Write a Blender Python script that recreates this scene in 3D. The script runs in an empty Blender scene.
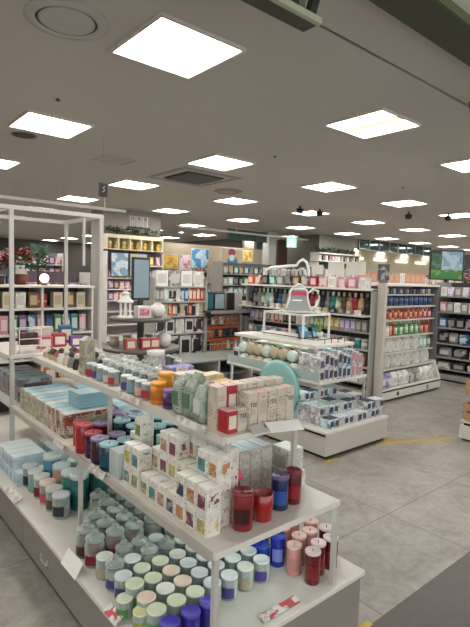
import bpy, math, random
from mathutils import Vector, Matrix
random.seed(7)
S = bpy.context.scene; COL = S.collection
PI = math.pi
HC = 1.55; FPX = 492.34
# ------------------------------------------------------------------ camera
RT = Vector((0.7631947, -0.64549528, 0.02949062)); UP = Vector((0.02543894, 0.07561863, 0.99681226)); FW = Vector((0.64566765, 0.76001162, -0.07413245))
cd = bpy.data.cameras.new('camera'); cam = bpy.data.objects.new('camera', cd); COL.objects.link(cam)
cd.sensor_fit = 'HORIZONTAL'; cd.sensor_width = 36; cd.lens = 36 * FPX / 470
cd.clip_start = .05; cd.clip_end = 100
mm = Matrix((RT, UP, -FW)).transposed().to_4x4(); mm.translation = (0, 0, HC); cam.matrix_world = mm
S.camera = cam
def at(px, py, z):                     # measured photo point on a horizontal plane -> place in the shop
    d = RT * ((px - 235) / FPX) - UP * ((py - 313.5) / FPX) + FW
    t = (z - HC) / d.z
    return d.x * t, d.y * t
# ------------------------------------------------------------------ materials
MC = {}
def rgb(h):
    h = h.lstrip('#'); v = [int(h[i:i+2], 16) / 255 for i in (0, 2, 4)]
    return [c / 12.92 if c < .04045 else ((c + .055) / 1.055) ** 2.4 for c in v] + [1]
def newm(name):
    m = bpy.data.materials.new(name); m.use_nodes = True
    n = m.node_tree.nodes; return m, n, m.node_tree.links, n['Principled BSDF']
def mat(h, rough=.45, metal=0, coat=0, var=.08, vs=9):
    k = ('m', h, rough, metal, coat, var)
    if k in MC: return MC[k]
    m, n, l, b = newm('paint_' + h)
    c = rgb(h)
    tc = n.new('ShaderNodeTexCoord'); no = n.new('ShaderNodeTexNoise'); no.inputs['Scale'].default_value = vs
    l.new(tc.outputs['Object'], no.inputs['Vector'])
    mx = n.new('ShaderNodeMix'); mx.data_type = 'RGBA'
    mx.inputs[6].default_value = [x * (1 - var) for x in c[:3]] + [1]; mx.inputs[7].default_value = [min(1, x * (1 + var)) for x in c[:3]] + [1]
    l.new(no.outputs['Fac'], mx.inputs[0]); l.new(mx.outputs[2], b.inputs['Base Color'])
    b.inputs['Roughness'].default_value = rough; b.inputs['Metallic'].default_value = metal; b.inputs['Coat Weight'].default_value = coat
    MC[k] = m; return m
def pr(base, accent, ink='#2c2c30', s=1.0, a=.52, i=.57, rough=.4):
    """printed packaging: blocks of accent colour and lines of small dark print"""
    k = ('p', base, accent, ink, s, a, i)
    if k in MC: return MC[k]
    m, n, l, b = newm('print_' + base + accent)
    tc = n.new('ShaderNodeTexCoord'); oi = n.new('ShaderNodeObjectInfo')
    ad = n.new('ShaderNodeVectorMath'); ad.operation = 'ADD'
    sc = n.new('ShaderNodeVectorMath'); sc.operation = 'SCALE'; sc.inputs[0].default_value = (7, 5, 3)
    l.new(oi.outputs['Random'], sc.inputs['Scale']); l.new(tc.outputs['Object'], ad.inputs[0]); l.new(sc.outputs[0], ad.inputs[1])
    vo = n.new('ShaderNodeTexVoronoi'); vo.distance = 'CHEBYCHEV'; vo.inputs['Scale'].default_value = 22 * s
    l.new(ad.outputs[0], vo.inputs['Vector'])
    sp = n.new('ShaderNodeSeparateColor'); l.new(vo.outputs['Color'], sp.inputs[0])
    g1 = n.new('ShaderNodeMath'); g1.operation = 'GREATER_THAN'; g1.inputs[1].default_value = a; l.new(sp.outputs[0], g1.inputs[0])
    mp = n.new('ShaderNodeMapping'); mp.inputs['Scale'].default_value = (1, 1, 2.6); l.new(ad.outputs[0], mp.inputs['Vector'])
    no = n.new('ShaderNodeTexNoise'); no.inputs['Scale'].default_value = 75 * s; no.inputs['Detail'].default_value = 1; l.new(mp.outputs[0], no.inputs['Vector'])
    g2a = n.new('ShaderNodeMath'); g2a.operation = 'GREATER_THAN'; g2a.inputs[1].default_value = i - .05; l.new(no.outputs['Fac'], g2a.inputs[0])
    n3 = n.new('ShaderNodeTexNoise'); n3.inputs['Scale'].default_value = 16 * s; n3.inputs['Detail'].default_value = 0; l.new(ad.outputs[0], n3.inputs['Vector'])
    g3 = n.new('ShaderNodeMath'); g3.operation = 'GREATER_THAN'; g3.inputs[1].default_value = .5; l.new(n3.outputs['Fac'], g3.inputs[0])
    sx = n.new('ShaderNodeSeparateXYZ'); l.new(tc.outputs['Object'], sx.inputs[0])
    fz = n.new('ShaderNodeMath'); fz.operation = 'MULTIPLY'; fz.inputs[1].default_value = 90 * s; l.new(sx.outputs['Z'], fz.inputs[0])
    ff = n.new('ShaderNodeMath'); ff.operation = 'FRACT'; l.new(fz.outputs[0], ff.inputs[0])
    g4 = n.new('ShaderNodeMath'); g4.operation = 'GREATER_THAN'; g4.inputs[1].default_value = .4; l.new(ff.outputs[0], g4.inputs[0])
    mA = n.new('ShaderNodeMath'); mA.operation = 'MULTIPLY'; l.new(g2a.outputs[0], mA.inputs[0]); l.new(g3.outputs[0], mA.inputs[1])
    g2 = n.new('ShaderNodeMath'); g2.operation = 'MULTIPLY'; l.new(mA.outputs[0], g2.inputs[0]); l.new(g4.outputs[0], g2.inputs[1])
    m1 = n.new('ShaderNodeMix'); m1.data_type = 'RGBA'; m1.inputs[6].default_value = rgb(base); m1.inputs[7].default_value = rgb(accent); l.new(g1.outputs[0], m1.inputs[0])
    m2 = n.new('ShaderNodeMix'); m2.data_type = 'RGBA'; m2.inputs[7].default_value = rgb(ink); l.new(m1.outputs[2], m2.inputs[6]); l.new(g2.outputs[0], m2.inputs[0])
    l.new(m2.outputs[2], b.inputs['Base Color']); b.inputs['Roughness'].default_value = rough
    MC[k] = m; return m
def glass(h, clear=.75, rough=.08):
    k = ('g', h, clear)
    if k in MC: return MC[k]
    m, n, l, b = newm('glass_' + h); b.inputs['Base Color'].default_value = rgb(h); b.inputs['Roughness'].default_value = rough
    b.inputs['Coat Weight'].default_value = .5
    tr = n.new('ShaderNodeBsdfTransparent'); tr.inputs[0].default_value = [min(1, .55 + .45 * x) for x in rgb(h)[:3]] + [1]
    fr = n.new('ShaderNodeLayerWeight'); fr.inputs['Blend'].default_value = .35
    mr = n.new('ShaderNodeMapRange'); mr.inputs['From Min'].default_value = 0; mr.inputs['From Max'].default_value = .9
    mr.inputs['To Min'].default_value = 1 - clear; mr.inputs['To Max'].default_value = .9; l.new(fr.outputs['Facing'], mr.inputs['Value'])
    mx = n.new('ShaderNodeMixShader'); l.new(mr.outputs[0], mx.inputs[0]); l.new(tr.outputs[0], mx.inputs[1]); l.new(b.outputs[0], mx.inputs[2])
    l.new(mx.outputs[0], n['Material Output'].inputs['Surface']); MC[k] = m; return m
def emit(h, s):
    k = ('e', h, s)
    if k in MC: return MC[k]
    m, n, l, b = newm('light_' + h); b.inputs['Base Color'].default_value = (.8, .8, .8, 1)
    b.inputs['Emission Color'].default_value = rgb(h); b.inputs['Emission Strength'].default_value = s
    MC[k] = m; return m
def floor_mat(name, c1, c2, tile, ox, oy, line, rough):
    m, n, l, b = newm(name)
    tc = n.new('ShaderNodeTexCoord'); mp = n.new('ShaderNodeMapping'); mp.inputs['Location'].default_value = (-ox, -oy, 0)
    l.new(tc.outputs['Object'], mp.inputs['Vector'])
    br = n.new('ShaderNodeTexBrick'); br.offset = 0; br.inputs['Scale'].default_value = 1
    br.inputs['Brick Width'].default_value = tile; br.inputs['Row Height'].default_value = tile
    br.inputs['Mortar Size'].default_value = .0035; br.inputs['Mortar Smooth'].default_value = .2
    br.inputs['Color1'].default_value = (1, 1, 1, 1); br.inputs['Color2'].default_value = (.93, .93, .93, 1); br.inputs['Mortar'].default_value = (line, line, line, 1)
    l.new(mp.outputs[0], br.inputs['Vector'])
    no = n.new('ShaderNodeTexNoise'); no.inputs['Scale'].default_value = 2.6; no.inputs['Detail'].default_value = 8; no.inputs['Roughness'].default_value = .72; no.inputs['Distortion'].default_value = 1.2
    l.new(tc.outputs['Object'], no.inputs['Vector'])
    n2 = n.new('ShaderNodeTexNoise'); n2.inputs['Scale'].default_value = 22; n2.inputs['Detail'].default_value = 4; l.new(tc.outputs['Object'], n2.inputs['Vector'])
    av = n.new('ShaderNodeMath'); av.operation = 'MULTIPLY_ADD'; av.inputs[1].default_value = .35; l.new(n2.outputs['Fac'], av.inputs[0]); l.new(no.outputs['Fac'], av.inputs[2])
    cr = n.new('ShaderNodeValToRGB'); cr.color_ramp.elements[0].position = .45; cr.color_ramp.elements[0].color = rgb(c1)
    cr.color_ramp.elements[1].position = .9; cr.color_ramp.elements[1].color = rgb(c2); l.new(av.outputs[0], cr.inputs[0])
    mx = n.new('ShaderNodeMix'); mx.data_type = 'RGBA'; mx.blend_type = 'MULTIPLY'; mx.inputs[0].default_value = 1
    l.new(cr.outputs[0], mx.inputs[6]); l.new(br.outputs['Color'], mx.inputs[7]); l.new(mx.outputs[2], b.inputs['Base Color'])
    b.inputs['Roughness'].default_value = rough; return m
# ------------------------------------------------------------------ geometry
class G:
    def __init__(s): s.v = []; s.f = []; s.s = []
    def add(s, vs, fs, smooth=False):
        o = len(s.v); s.v += [tuple(v) for v in vs]; s.f += [tuple(i + o for i in f) for f in fs]; s.s += [smooth] * len(fs); return s
    def box(s, x0, x1, y0, y1, z0, z1, c=0):
        if c <= 0:
            return s.add([(x, y, z) for x in (x0, x1) for y in (y0, y1) for z in (z0, z1)],
                  [(0, 1, 3, 2), (4, 6, 7, 5), (0, 4, 5, 1), (2, 3, 7, 6), (0, 2, 6, 4), (1, 5, 7, 3)])
        # chamfered vertical edges and top rim
        def ring(k, z): return [(x0 + c + k, y0 + k, z), (x1 - c - k, y0 + k, z), (x1 - k, y0 + c + k, z), (x1 - k, y1 - c - k, z), (x1 - c - k, y1 - k, z), (x0 + c + k, y1 - k, z), (x0 + k, y1 - c - k, z), (x0 + k, y0 + c + k, z)]
        vs = ring(c * .6, z0) + ring(0, z0 + c * .6) + ring(0, z1 - c * .6) + ring(c * .6, z1)
        fs = [tuple(reversed(range(8))), tuple(range(24, 32))]
        for a in range(3):
            for i in range(8): fs.append((a * 8 + i, a * 8 + (i + 1) % 8, a * 8 + 8 + (i + 1) % 8, a * 8 + 8 + i))
        return s.add(vs, fs)
    def lathe(s, prof, seg=16, cx=0, cy=0, sy=1):
        vs = []; fs = []
        for r, z in prof:
            for i in range(seg):
                a = 2 * PI * i / seg; vs.append((cx + r * math.cos(a), cy + r * math.sin(a) * sy, z))
        for k in range(len(prof) - 1):
            for i in range(seg): fs.append((k * seg + i, k * seg + (i + 1) % seg, (k + 1) * seg + (i + 1) % seg, (k + 1) * seg + i))
        s.add(vs, fs, True)
        o = len(s.v) - len(vs)
        for k, rev in ((0, True), (len(prof) - 1, False)):
            if prof[k][0] > .0015:
                ids = [o + k * seg + i for i in range(seg)]
                s.f.append(tuple(reversed(ids)) if rev else tuple(ids)); s.s.append(False)
        return s
    def tube(s, pts, r, seg=8, closed=False):
        pts = [Vector(p) for p in pts]; n = len(pts); vs = []; fs = []
        for i, p in enumerate(pts):
            a = pts[i - 1] if (i or closed) else p; b = pts[(i + 1) % n] if (i < n - 1 or closed) else p
            t = (b - a).normalized(); u = t.cross(Vector((0, 0, 1)))
            if u.length < .05: u = t.cross(Vector((1, 0, 0)))
            u.normalize(); w = t.cross(u)
            for j in range(seg):
                q = 2 * PI * j / seg; vs.append(p + (u * math.cos(q) + w * math.sin(q)) * r)
        for i in range(n if closed else n - 1):
            for j in range(seg): fs.append((i * seg + j, i * seg + (j + 1) % seg, ((i + 1) % n) * seg + (j + 1) % seg, ((i + 1) % n) * seg + j))
        if not closed: fs += [tuple(reversed(range(seg))), tuple(range((n - 1) * seg, n * seg))]
        return s.add(vs, fs, True)
    def ball(s, c, rx, ry=None, rz=None, seg=14, rings=8):
        ry = ry or rx; rz = rz or rx; vs = []; fs = []
        for k in range(rings + 1):
            t = PI * k / rings
            for i in range(seg):
                a = 2 * PI * i / seg; vs.append((c[0] + rx * math.sin(t) * math.cos(a), c[1] + ry * math.sin(t) * math.sin(a), c[2] - rz * math.cos(t)))
        for k in range(rings):
            for i in range(seg): fs.append((k * seg + i, k * seg + (i + 1) % seg, (k + 1) * seg + (i + 1) % seg, (k + 1) * seg + i))
        return s.add(vs, fs, True)
    def arc(s, r, z0, z1, a0, a1, seg=8):    # curved label on a round jar, slightly proud
        vs = []; fs = []
        for i in range(seg + 1):
            a = a0 + (a1 - a0) * i / seg
            for rr in (r, r + .0012):
                for z in (z0, z1): vs.append((rr * math.cos(a), rr * math.sin(a), z))
        for i in range(seg):
            o = i * 4; fs += [(o + 2, o + 6, o + 7, o + 3), (o, o + 1, o + 5, o + 4), (o + 1, o + 3, o + 7, o + 5), (o, o + 4, o + 6, o + 2)]
        fs += [(0, 2, 3, 1), (seg * 4, seg * 4 + 1, seg * 4 + 3, seg * 4 + 2)]
        return s.add(vs, fs)
    def prism(s, poly, y0, y1):              # polygon in x,z pushed along y
        n = len(poly); vs = [(x, y0, z) for x, z in poly] + [(x, y1, z) for x, z in poly]
        return s.add(vs, [tuple(range(n)), tuple(reversed(range(n, 2 * n)))] + [(i, i + n, (i + 1) % n + n, (i + 1) % n) for i in range(n)])
def mesh(name, gs):
    me = bpy.data.meshes.new(name); V = []; F = []; SM = []; MI = []
    for k, g in enumerate(gs):
        o = len(V); V += g.v; F += [tuple(i + o for i in f) for f in g.f]; SM += g.s; MI += [k] * len(g.f)
    me.from_pydata(V, [], F); me.polygons.foreach_set('use_smooth', SM); me.polygons.foreach_set('material_index', MI)
    for g in gs: me.materials.append(None)
    me.update(); return me
def obj(name, g, m, parent=None, loc=(0, 0, 0), rz=0):
    me = g if isinstance(g, bpy.types.Mesh) else mesh(name, [g])
    o = bpy.data.objects.new(name, me); COL.objects.link(o); o.location = loc; o.rotation_euler = (0, 0, rz)
    if parent: o.parent = parent
    if isinstance(m, (list, tuple)):
        for i, q in enumerate(m): o.material_slots[i].link = 'OBJECT'; o.material_slots[i].material = q
    else: o.material_slots[0].link = 'OBJECT'; o.material_slots[0].material = m
    return o
USED = {}
def tag(o, label, cat, group=None):
    o['label'] = label; o['category'] = cat
    if group: o['group'] = group
    return o
def empty(name, loc, label, cat, group=None, rz=0):
    o = bpy.data.objects.new(name, None); COL.objects.link(o); o.empty_display_size = .05
    o.location = loc; o.rotation_euler = (0, 0, rz); return tag(o, label, cat, group)
def struct(name, g, m):
    o = obj(name, g, m); o['kind'] = 'structure'; return o
PROTO = {}
def proto(key, parts): PROTO[key] = dict(parts=parts, me=None, ms=None)
def place(key, name, label, cat, loc, mats, rz=0, group=None, split=True, tilt=None):
    P = PROTO[key]; names = [p[0] for p in P['parts']]
    if split and len(names) > 1:
        if P['ms'] is None: P['ms'] = [mesh(n_, [g]) for n_, g in P['parts']]
        r = empty(name, loc, label, cat, group, rz)
        for n_, me, m in zip(names, P['ms'], mats): obj(n_, me, m, r)
    else:
        if P['me'] is None: P['me'] = mesh(name, [g for _, g in P['parts']])
        r = obj(name, P['me'], list(mats)[:len(names)], None, loc, rz); tag(r, label, cat, group)
    if tilt: r.rotation_euler = (tilt[0], tilt[1], rz)
    return r
ORD = 'first second third fourth fifth sixth seventh eighth ninth tenth eleventh twelfth thirteenth fourteenth fifteenth sixteenth seventeenth eighteenth nineteenth twentieth'.split()
for t in ('twenty', 'thirty', 'forty'):
    ORD += [t + '-' + u for u in ORD[:9]] + [{'twenty': 'thirtieth', 'thirty': 'fortieth', 'forty': 'fiftieth'}[t]]
# ------------------------------------------------------------------ product shapes (front faces -y)
def P_box(w, d, h):
    k = ('box', w, d, h)
    if k not in PROTO:
        a = G().box(-w/2, w/2, -d/2, d/2, 0, h, min(.003, w * .06))
        b = G().box(-w*.36, w*.36, -d/2 - .0012, -d/2 + .0005, h*.2, h*.8)
        c = G().box(-w*.46, w*.46, -d*.46, d*.46, h - .0005, h + .0012)
        proto(k, [('carton', a), ('front_label', b), ('top_flap', c)])
    return k
def P_cube(w, d, h):      # carton with a printed panel also on the left side
    k = ('cube', w, d, h)
    if k not in PROTO:
        a = G().box(-w/2, w/2, -d/2, d/2, 0, h, .0025)
        b = G().box(-w/2 - .0012, -w/2 + .0005, -d*.33, d*.36, h*.12, h*.66)
        c = G().box(-w*.46, w*.46, -d*.46, d*.46, h - .0005, h + .0012)
        e = G().box(-w*.34, w*.34, -d/2 - .0012, -d/2 + .0005, h*.15, h*.8)
        proto(k, [('carton', a), ('side_label', b), ('top_flap', c), ('front_label', e)])
    return k
def P_bottle(r, h, flat=.7):
    k = ('bottle', r, h, flat)
    if k not in PROTO:
        a = G().lathe([(r*.92, 0), (r, .01), (r, h*.66), (r*.8, h*.76), (r*.38, h*.8), (r*.38, h*.82)], 12, sy=flat)
        c = G().lathe([(r*.46, h*.81), (r*.46, h*.97), (r*.36, h)], 12, sy=flat)
        b = G().lathe([(r*1.02, h*.16), (r*1.02, h*.58)], 12, sy=flat)
        proto(k, [('bottle_body', a), ('cap', c), ('label_band', b)])
    return k
def P_pack(w, h):          # hanging blister card
    k = ('pack', w, h)
    if k not in PROTO:
        a = G().box(-w/2, w/2, -.002, .002, 0, h)
        b = G().box(-w*.38, w*.38, -.028, -.002, h*.08, h*.6, .006)
        c = G().box(-w*.42, w*.42, -.0035, -.0015, h*.68, h*.93)
        proto(k, [('backing_card', a), ('blister', b), ('header', c)])
    return k
def P_bag(w, d, h):        # soft filled bag
    k = ('bag', w, d, h)
    if k not in PROTO:
        a = G(); vs = []; n = 14
        pr_ = [(0, .55), (.06, .9), (.3, 1), (.7, .95), (.9, .6), (.97, .14), (1, .12)]
        for z, q in pr_:
            for i in range(n):
                t = 2*PI*i/n; cx, cy = math.cos(t), math.sin(t)
                e = lambda v: math.copysign(abs(v) ** .55, v)
                vs.append((e(cx)*w/2*(.9 + .1*q), e(cy)*d/2*q, z*h))
        fs = [(k_*n + i, k_*n + (i+1) % n, (k_+1)*n + (i+1) % n, (k_+1)*n + i) for k_ in range(6) for i in range(n)]
        a.add(vs, fs + [tuple(reversed(range(n))), tuple(range(6*n, 7*n))], True)
        b = G().box(-w*.3, w*.3, -d*.5 - .003, -d*.5 + .004, h*.28, h*.66)
        proto(k, [('pouch', a), ('front_label', b)])
    return k
def P_can(r, h):
    k = ('can', r, h)
    if k not in PROTO:
        a = G().lathe([(r*.95, 0), (r, .004), (r, h*.86)], 16)
        c = G().lathe([(r*1.03, h*.85), (r*1.03, h*.98), (r*.97, h)], 16)
        b = G().lathe([(r*1.012, h*.2), (r*1.012, h*.66)], 16)
        proto(k, [('tub', a), ('lid', c), ('label_band', b)])
    return k
LA = (PI*1.02, PI*1.48)
def P_jar(r=.036, h=.09, lid='flat'):
    k = ('jar', r, h, lid)
    if k not in PROTO:
        glass_ = G().lathe([(r*.93, 0), (r, .006), (r, h*.96), (r*.97, h), (r*.93, h), (r*.93, .008), (.001, .006)], 20)
        wax = G().lathe([(r*.9, .009), (r*.9, h*.78), (r*.5, h*.775), (.001, h*.77)], 18)
        label = G().arc(r + .0004, h*.14, h*.62, *LA)
        if lid == 'flat':
            l_ = G().lathe([(r*.9, h*.92), (r*1.0, h*.985), (r*1.0, h*1.03), (r*.93, h*1.05), (r*.86, h*1.035), (.001, h*1.035)], 20)
        elif lid == 'cork':
            l_ = G().lathe([(r*.95, h), (r*1.05, h + .002), (r*1.05, h + .014), (r*.9, h + .017), (.001, h + .014)], 20)
        else:
            l_ = G().lathe([(r*.95, h), (r*1.03, h + .004), (r*.98, h + .012), (r*.62, h + .022), (r*.3, h + .026), (r*.22, h + .03), (r*.42, h + .038), (r*.45, h + .047), (r*.28, h + .055), (.001, h + .056)], 16)
        proto(k, [('glass_jar', glass_), ('wax', wax), ('lid', l_), ('label', label)])
    return k
def P_bell(r=.042, h=.1):      # apothecary jar candle: shoulders, neck and a glass bell lid with knob
    k = ('bell', r, h)
    if k not in PROTO:
        g = G().lathe([(r*.9, 0), (r, .008), (r, h*.8), (r*.92, h*.9), (r*.82, h*.95), (r*.82, h), (r*.76, h), (r*.76, h*.94), (r*.92, h*.78), (r*.92, .012), (.001, .01)], 20)
        wax = G().lathe([(r*.89, .013), (r*.89, h*.62), (.001, h*.61)], 18)
        l_ = G().lathe([(r*.76, h), (r*.98, h + .002), (r*1.0, h + .008), (r*.9, h + .014), (r*.5, h + .019), (r*.24, h + .022), (r*.36, h + .028), (r*.38, h + .034), (r*.2, h + .04), (.001, h + .041)], 16)
        label = G().arc(r + .0004, h*.14, h*.5, *LA)
        proto(k, [('glass_jar', g), ('wax', wax), ('bell_lid', l_), ('label', label)])
    return k
def P_pillar(r=.034, h=.13):
    k = ('pillar', r, h)
    if k not in PROTO:
        g = G().lathe([(r*.95, 0), (r, .005), (r, h*.96), (r*.96, h), (r*.88, h), (r*.86, h*.94), (.001, h*.93)], 20)
        rim = G().lathe([(r*1.0, h - .006), (r*1.03, h - .003), (r*1.03, h + .004), (r*.9, h + .007), (r*.8, h + .001), (.001, h)], 20)
        label = G().arc(r + .0004, h*.2, h*.62, *LA)
        wick = G().lathe([(.0016, h), (.0012, h + .012)], 6)
        proto(k, [('coloured_glass', g), ('lid', rim), ('label', label), ('wick', wick)])
    return k
W = '#e9e8e4'
GL = glass('#dfeeea', .8); 
# ------------------------------------------------------------------ setting
CE = 3.0
struct('floor', G().box(-1.5, 30, 1.19, 26, -.1, 0), floor_mat('marbled_tile', '#827d76', '#b2aca4', .9, 2.87, 1.74, .45, .38))
struct('floor_mall', G().box(-4, 30, -4, 1.19, -.1, 0), floor_mat('dark_tile', '#4e4844', '#5f5852', .9, 0, .29, .7, .45))
struct('ceiling', G().box(-4, 30, 1.975, 26, CE, CE + .1), mat('#b9b5ae', .9, var=.015, vs=.6))
struct('ceiling_front', G().box(-4, 30, 1.55, 1.945, CE, CE + .1), mat('#b9b5ae', .9, var=.015, vs=.6))
struct('trim_1', G().box(-4, 30, 1.945, 1.975, CE + .03, CE + .1), mat('#1c1b1a', .8))
struct('trim_2', G().box(-4, 30, 1.352, 1.572, CE - .04, CE + .12), mat('#3c4030', .55))
struct('trim_3', G().box(-4, 30, 1.345, 1.352, CE - .03, CE + .12), mat('#56603f', .5))
struct('ceiling_mall', G().box(-4, 30, -4, 1.345, CE + .02, CE + .12), mat('#e4e6e0', .8, var=.02))
WALLM = mat('#8f8a82', .8, var=.03)
struct('wall_left', G().box(-1.6, -1.5, 1.2, 26, 0, CE), mat('#8a857d', .8))
struct('wall_right', G().box(29.9, 30, 1.2, 26, 0, CE), mat('#a39a86', .8))
# square ceiling lights on their grid
PANEL = emit('#fffaf3', 9.0)
u0, v0, su, sv = 1.24055849 * 1.45, 1.91003067 * 1.45, 1.48545804 * 1.45, 1.5552194 * 1.45
fr = G(); 
for a in range(4):
    x0, x1, y0, y1 = [(-.315, .315, -.315, -.297), (-.315, .315, .297, .315), (-.315, -.297, -.297, .297), (.297, .315, -.297, .297)][a]
    fr.box(x0, x1, y0, y1, -.022, 0)
ME_F = mesh('frame', [fr]); ME_D = mesh('diffuser', [G().box(-.297, .297, -.297, .297, -.012, 0)])
def panel(i, j):
    x, y = u0 + i * su, v0 + j * sv
    col = 'nearest' if j == 0 else ORD[j]
    w = f'white square ceiling light, {ORD[i + 1]} from the left in the {col if j else "nearest"} line of lights'
    near = i + j < 6
    t = empty('ceiling_light', (x, y, CE), w, 'light', 'square ceiling lights in a grid')
    obj('frame', ME_F, mat('#c9c4bb', .6), t); obj('diffuser', ME_D, PANEL, t)
    if (i, j) == (1, 0): obj('warm_strip', G().box(-.05, .06, -.29, .29, -.0135, -.0122), emit('#ffdfb4', .46), t)
for j in range(0, 10):
    for i in range(-1, 12 if j < 7 else 5):
        if j >= 7 and v0 + j * sv > 23.5: continue
        if 4.95 < u0 + i * su < 6.9 and v0 + j * sv > 10: continue
        panel(i, j)
# ceiling fittings
def lathe_thing(name, label, cat, loc, parts, group=None):
    t = empty(name, loc, label, cat, group)
    for n_, g, m in parts: obj(n_, g, m, t)
    return t
lathe_thing('ceiling_diffuser', 'large round recessed air diffuser in the ceiling at the upper left corner', 'air vent', (1.14, 2.92, CE), [
    ('outer_ring', G().lathe([(.235, 0), (.235, -.004), (.19, -.014), (.172, -.012), (.172, 0)], 40), mat('#aeaca8', .8)),
    ('dark_gap', G().lathe([(.172, -.001), (.172, -.004), (.001, -.004)], 36), mat('#2d2a27', .8)),
    ('centre_disc', G().lathe([(.001, -.012), (.14, -.012), (.158, -.009), (.158, -.005)], 36), mat('#b2b0ac', .9))])
lathe_thing('ceiling_diffuser', 'small round air diffuser in the ceiling beside the square dark vent', 'air vent', (5.36, 6.59, CE), [
    ('outer_ring', G().lathe([(.24, 0), (.24, -.01), (.17, -.03), (.16, 0)], 28), mat('#8f887e', .7)),
    ('centre_disc', G().lathe([(.001, -.02), (.13, -.02), (.14, -.004)], 28), mat('#a9a298', .8))])
t = empty('air_conditioner_vent', (4.3, 6.1, CE), 'square ceiling air conditioner cassette with dark louvre grille and side slots', 'air vent')
g = G(); 
for k in range(11): g.box(-.3, .3, -.3 + k * .056, -.27 + k * .056, -.03, -.012)
obj('grille', g, mat('#6a6762', .7), t); obj('backing', G().box(-.32, .32, -.32, .32, -.011, 0), mat('#35322f', .8), t)
g = G()
for s_ in (-1, 1):
    g.box(-.5, .5, s_ * .48 - .03, s_ * .48 + .03, -.008, 0); g.box(s_ * .48 - .03, s_ * .48 + .03, -.4, .4, -.008, 0)
obj('air_slot', g, mat('#94918c', .8), t)
g = G()
for a in ((-.22, .22, -.22, -.2), (-.22, .22, .2, .22), (-.22, -.2, -.2, .2), (.2, .22, -.2, .2)): g.box(*a, -.006, 0)
g.box(-.197, .197, -.197, .197, -.001, 0)
tag(obj('access_hatch', g, mat('#adaba7', .9), None, (2.95, 5.95, CE)), 'flat square access hatch in the ceiling near the dark vent', 'hatch')
lathe_thing('ceiling_speaker', 'dark oval looking round ceiling speaker below the left square light', 'speaker', (1.73, 5.62, CE), [('grille', G().lathe([(.001, -.01), (.1, -.01), (.12, 0)], 24), mat('#4b4742', .8)), ('rim', G().lathe([(.135, 0), (.13, -.008), (.118, 0)], 24), mat('#8f887e', .7))])
tag(obj('ceiling_speaker', G().lathe([(.001, -.008), (.09, -.008), (.1, 0)], 20), mat('#878077', .8), None, (1.35, 5.7, CE)), 'pale round ceiling plate at the left edge beside the dark speaker', 'speaker')
for k, (x, y) in enumerate([(7.4, 6.8), (7.96, 6.76), (9.41, 5.6), (10.1, 5.1), (3.9, 1.78)]):
    lb = ['left', 'right'][k % 2]
    lab = [f'dark spotlight on the ceiling, {lb} one of the middle pair', f'dark spotlight on the ceiling, {lb} one of the middle pair', 'dark spotlight on the ceiling, left one of the right hand pair', 'dark spotlight on the ceiling, right one of the right hand pair', 'black spotlight at the right edge next to the green beam'][k]
    lathe_thing('spotlight', lab, 'spotlight', (x, y, CE), [('mount', G().lathe([(.02, 0), (.02, -.05)], 10), mat('#3a3836', .6)), ('lamp_head', G().lathe([(.02, -.04), (.075, -.06), (.06, -.14), (.001, -.15)], 14), mat('#1d1c1b', .5))], 'ceiling spotlights')
for k, (px, py) in enumerate([(58, 99), (275, 156), (403, 187), (190, 215), (336, 182)]):
    x, y = at(px, py, CE)
    tag(obj('sprinkler', G().lathe([(.014, 0), (.012, -.01), (.02, -.016), (.001, -.02)], 10), mat('#55504a', .5), None, (x, y, CE)), ['small dark sprinkler head above the left square light', 'small sprinkler head left of the warm square light', 'small sprinkler head behind the warm square light on the right', 'small sprinkler head above the far shelves left of centre', 'small sprinkler head over the middle row of lights'][k], 'sprinkler', 'ceiling sprinklers')
# long white light tracks further back with downlights
def track(x0, x1, y, z, label, n):
    t = empty('light_track', ((x0 + x1) / 2, y, z), label, 'light track'); h = (x1 - x0) / 2
    obj('rail', G().box(-h, h, -.035, .035, -.05, 0), mat('#dcd8cf', .5), t)
    for k in range(n): obj('hanger', G().box(-h + (k + .5) * 2 * h / n - .01, -h + (k + .5) * 2 * h / n + .01, -.01, .01, 0, CE - z), mat('#bbb6ad', .5), t)
track(7.3, 14, 11.0, 2.86, 'long white lighting rail across the ceiling before the poster wall', 5)
track(1.2, 4.6, 8.8, 2.78, 'long white rail on the ceiling behind the tall white frame', 4)
k = 0
for px, py in sorted([(181, 232), (200, 236), (212, 229), (245, 236), (264, 240), (285, 236), (310, 243), (261, 233), (57, 202), (232, 243), (297, 239)]):
    x, y = at(px, py, CE)
    lathe_thing('downlight', f'small round recessed downlight at the back of the shop, {ORD[k]} from the left', 'light', (x, y, CE), [('rim', G().lathe([(.12, 0), (.12, -.015), (.09, -.02), (.085, 0)], 18), mat('#d8d4cc', .5)), ('lamp', G().lathe([(.001, -.012), (.085, -.012)], 18), emit('#fff4e0', 10.0))], 'round downlights'); k += 1
# hanging green sign at the entrance
t = empty('hanging_sign', (1.62, 1.66, 2.75), 'dark green lattice sign box hanging from the ceiling at the entrance', 'sign')
obj('bottom_rail', G().box(-.9, .22, -.03, .055, 0, .035), mat('#363a2c', .5), t)
obj('edge_strip', G().box(-.9, .23, -.055, -.03, 0, .03), mat('#aab094', .5), t)
obj('back_panel', G().box(-.9, .2, .03, .05, .035, .25), mat('#8f927f', .6), t)
for x in (-.62, -.3, -.03, .06): obj('slat', G().box(x, x + .035, -.03, .0, .035, .25), mat('#2c3024', .5), t)
g = G().prism([(.16, .035), (.2, .035), (.27, .25), (.23, .25)], -.04, .0); obj('end_bracket', g, mat('#2c3024', .5), t)
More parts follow.
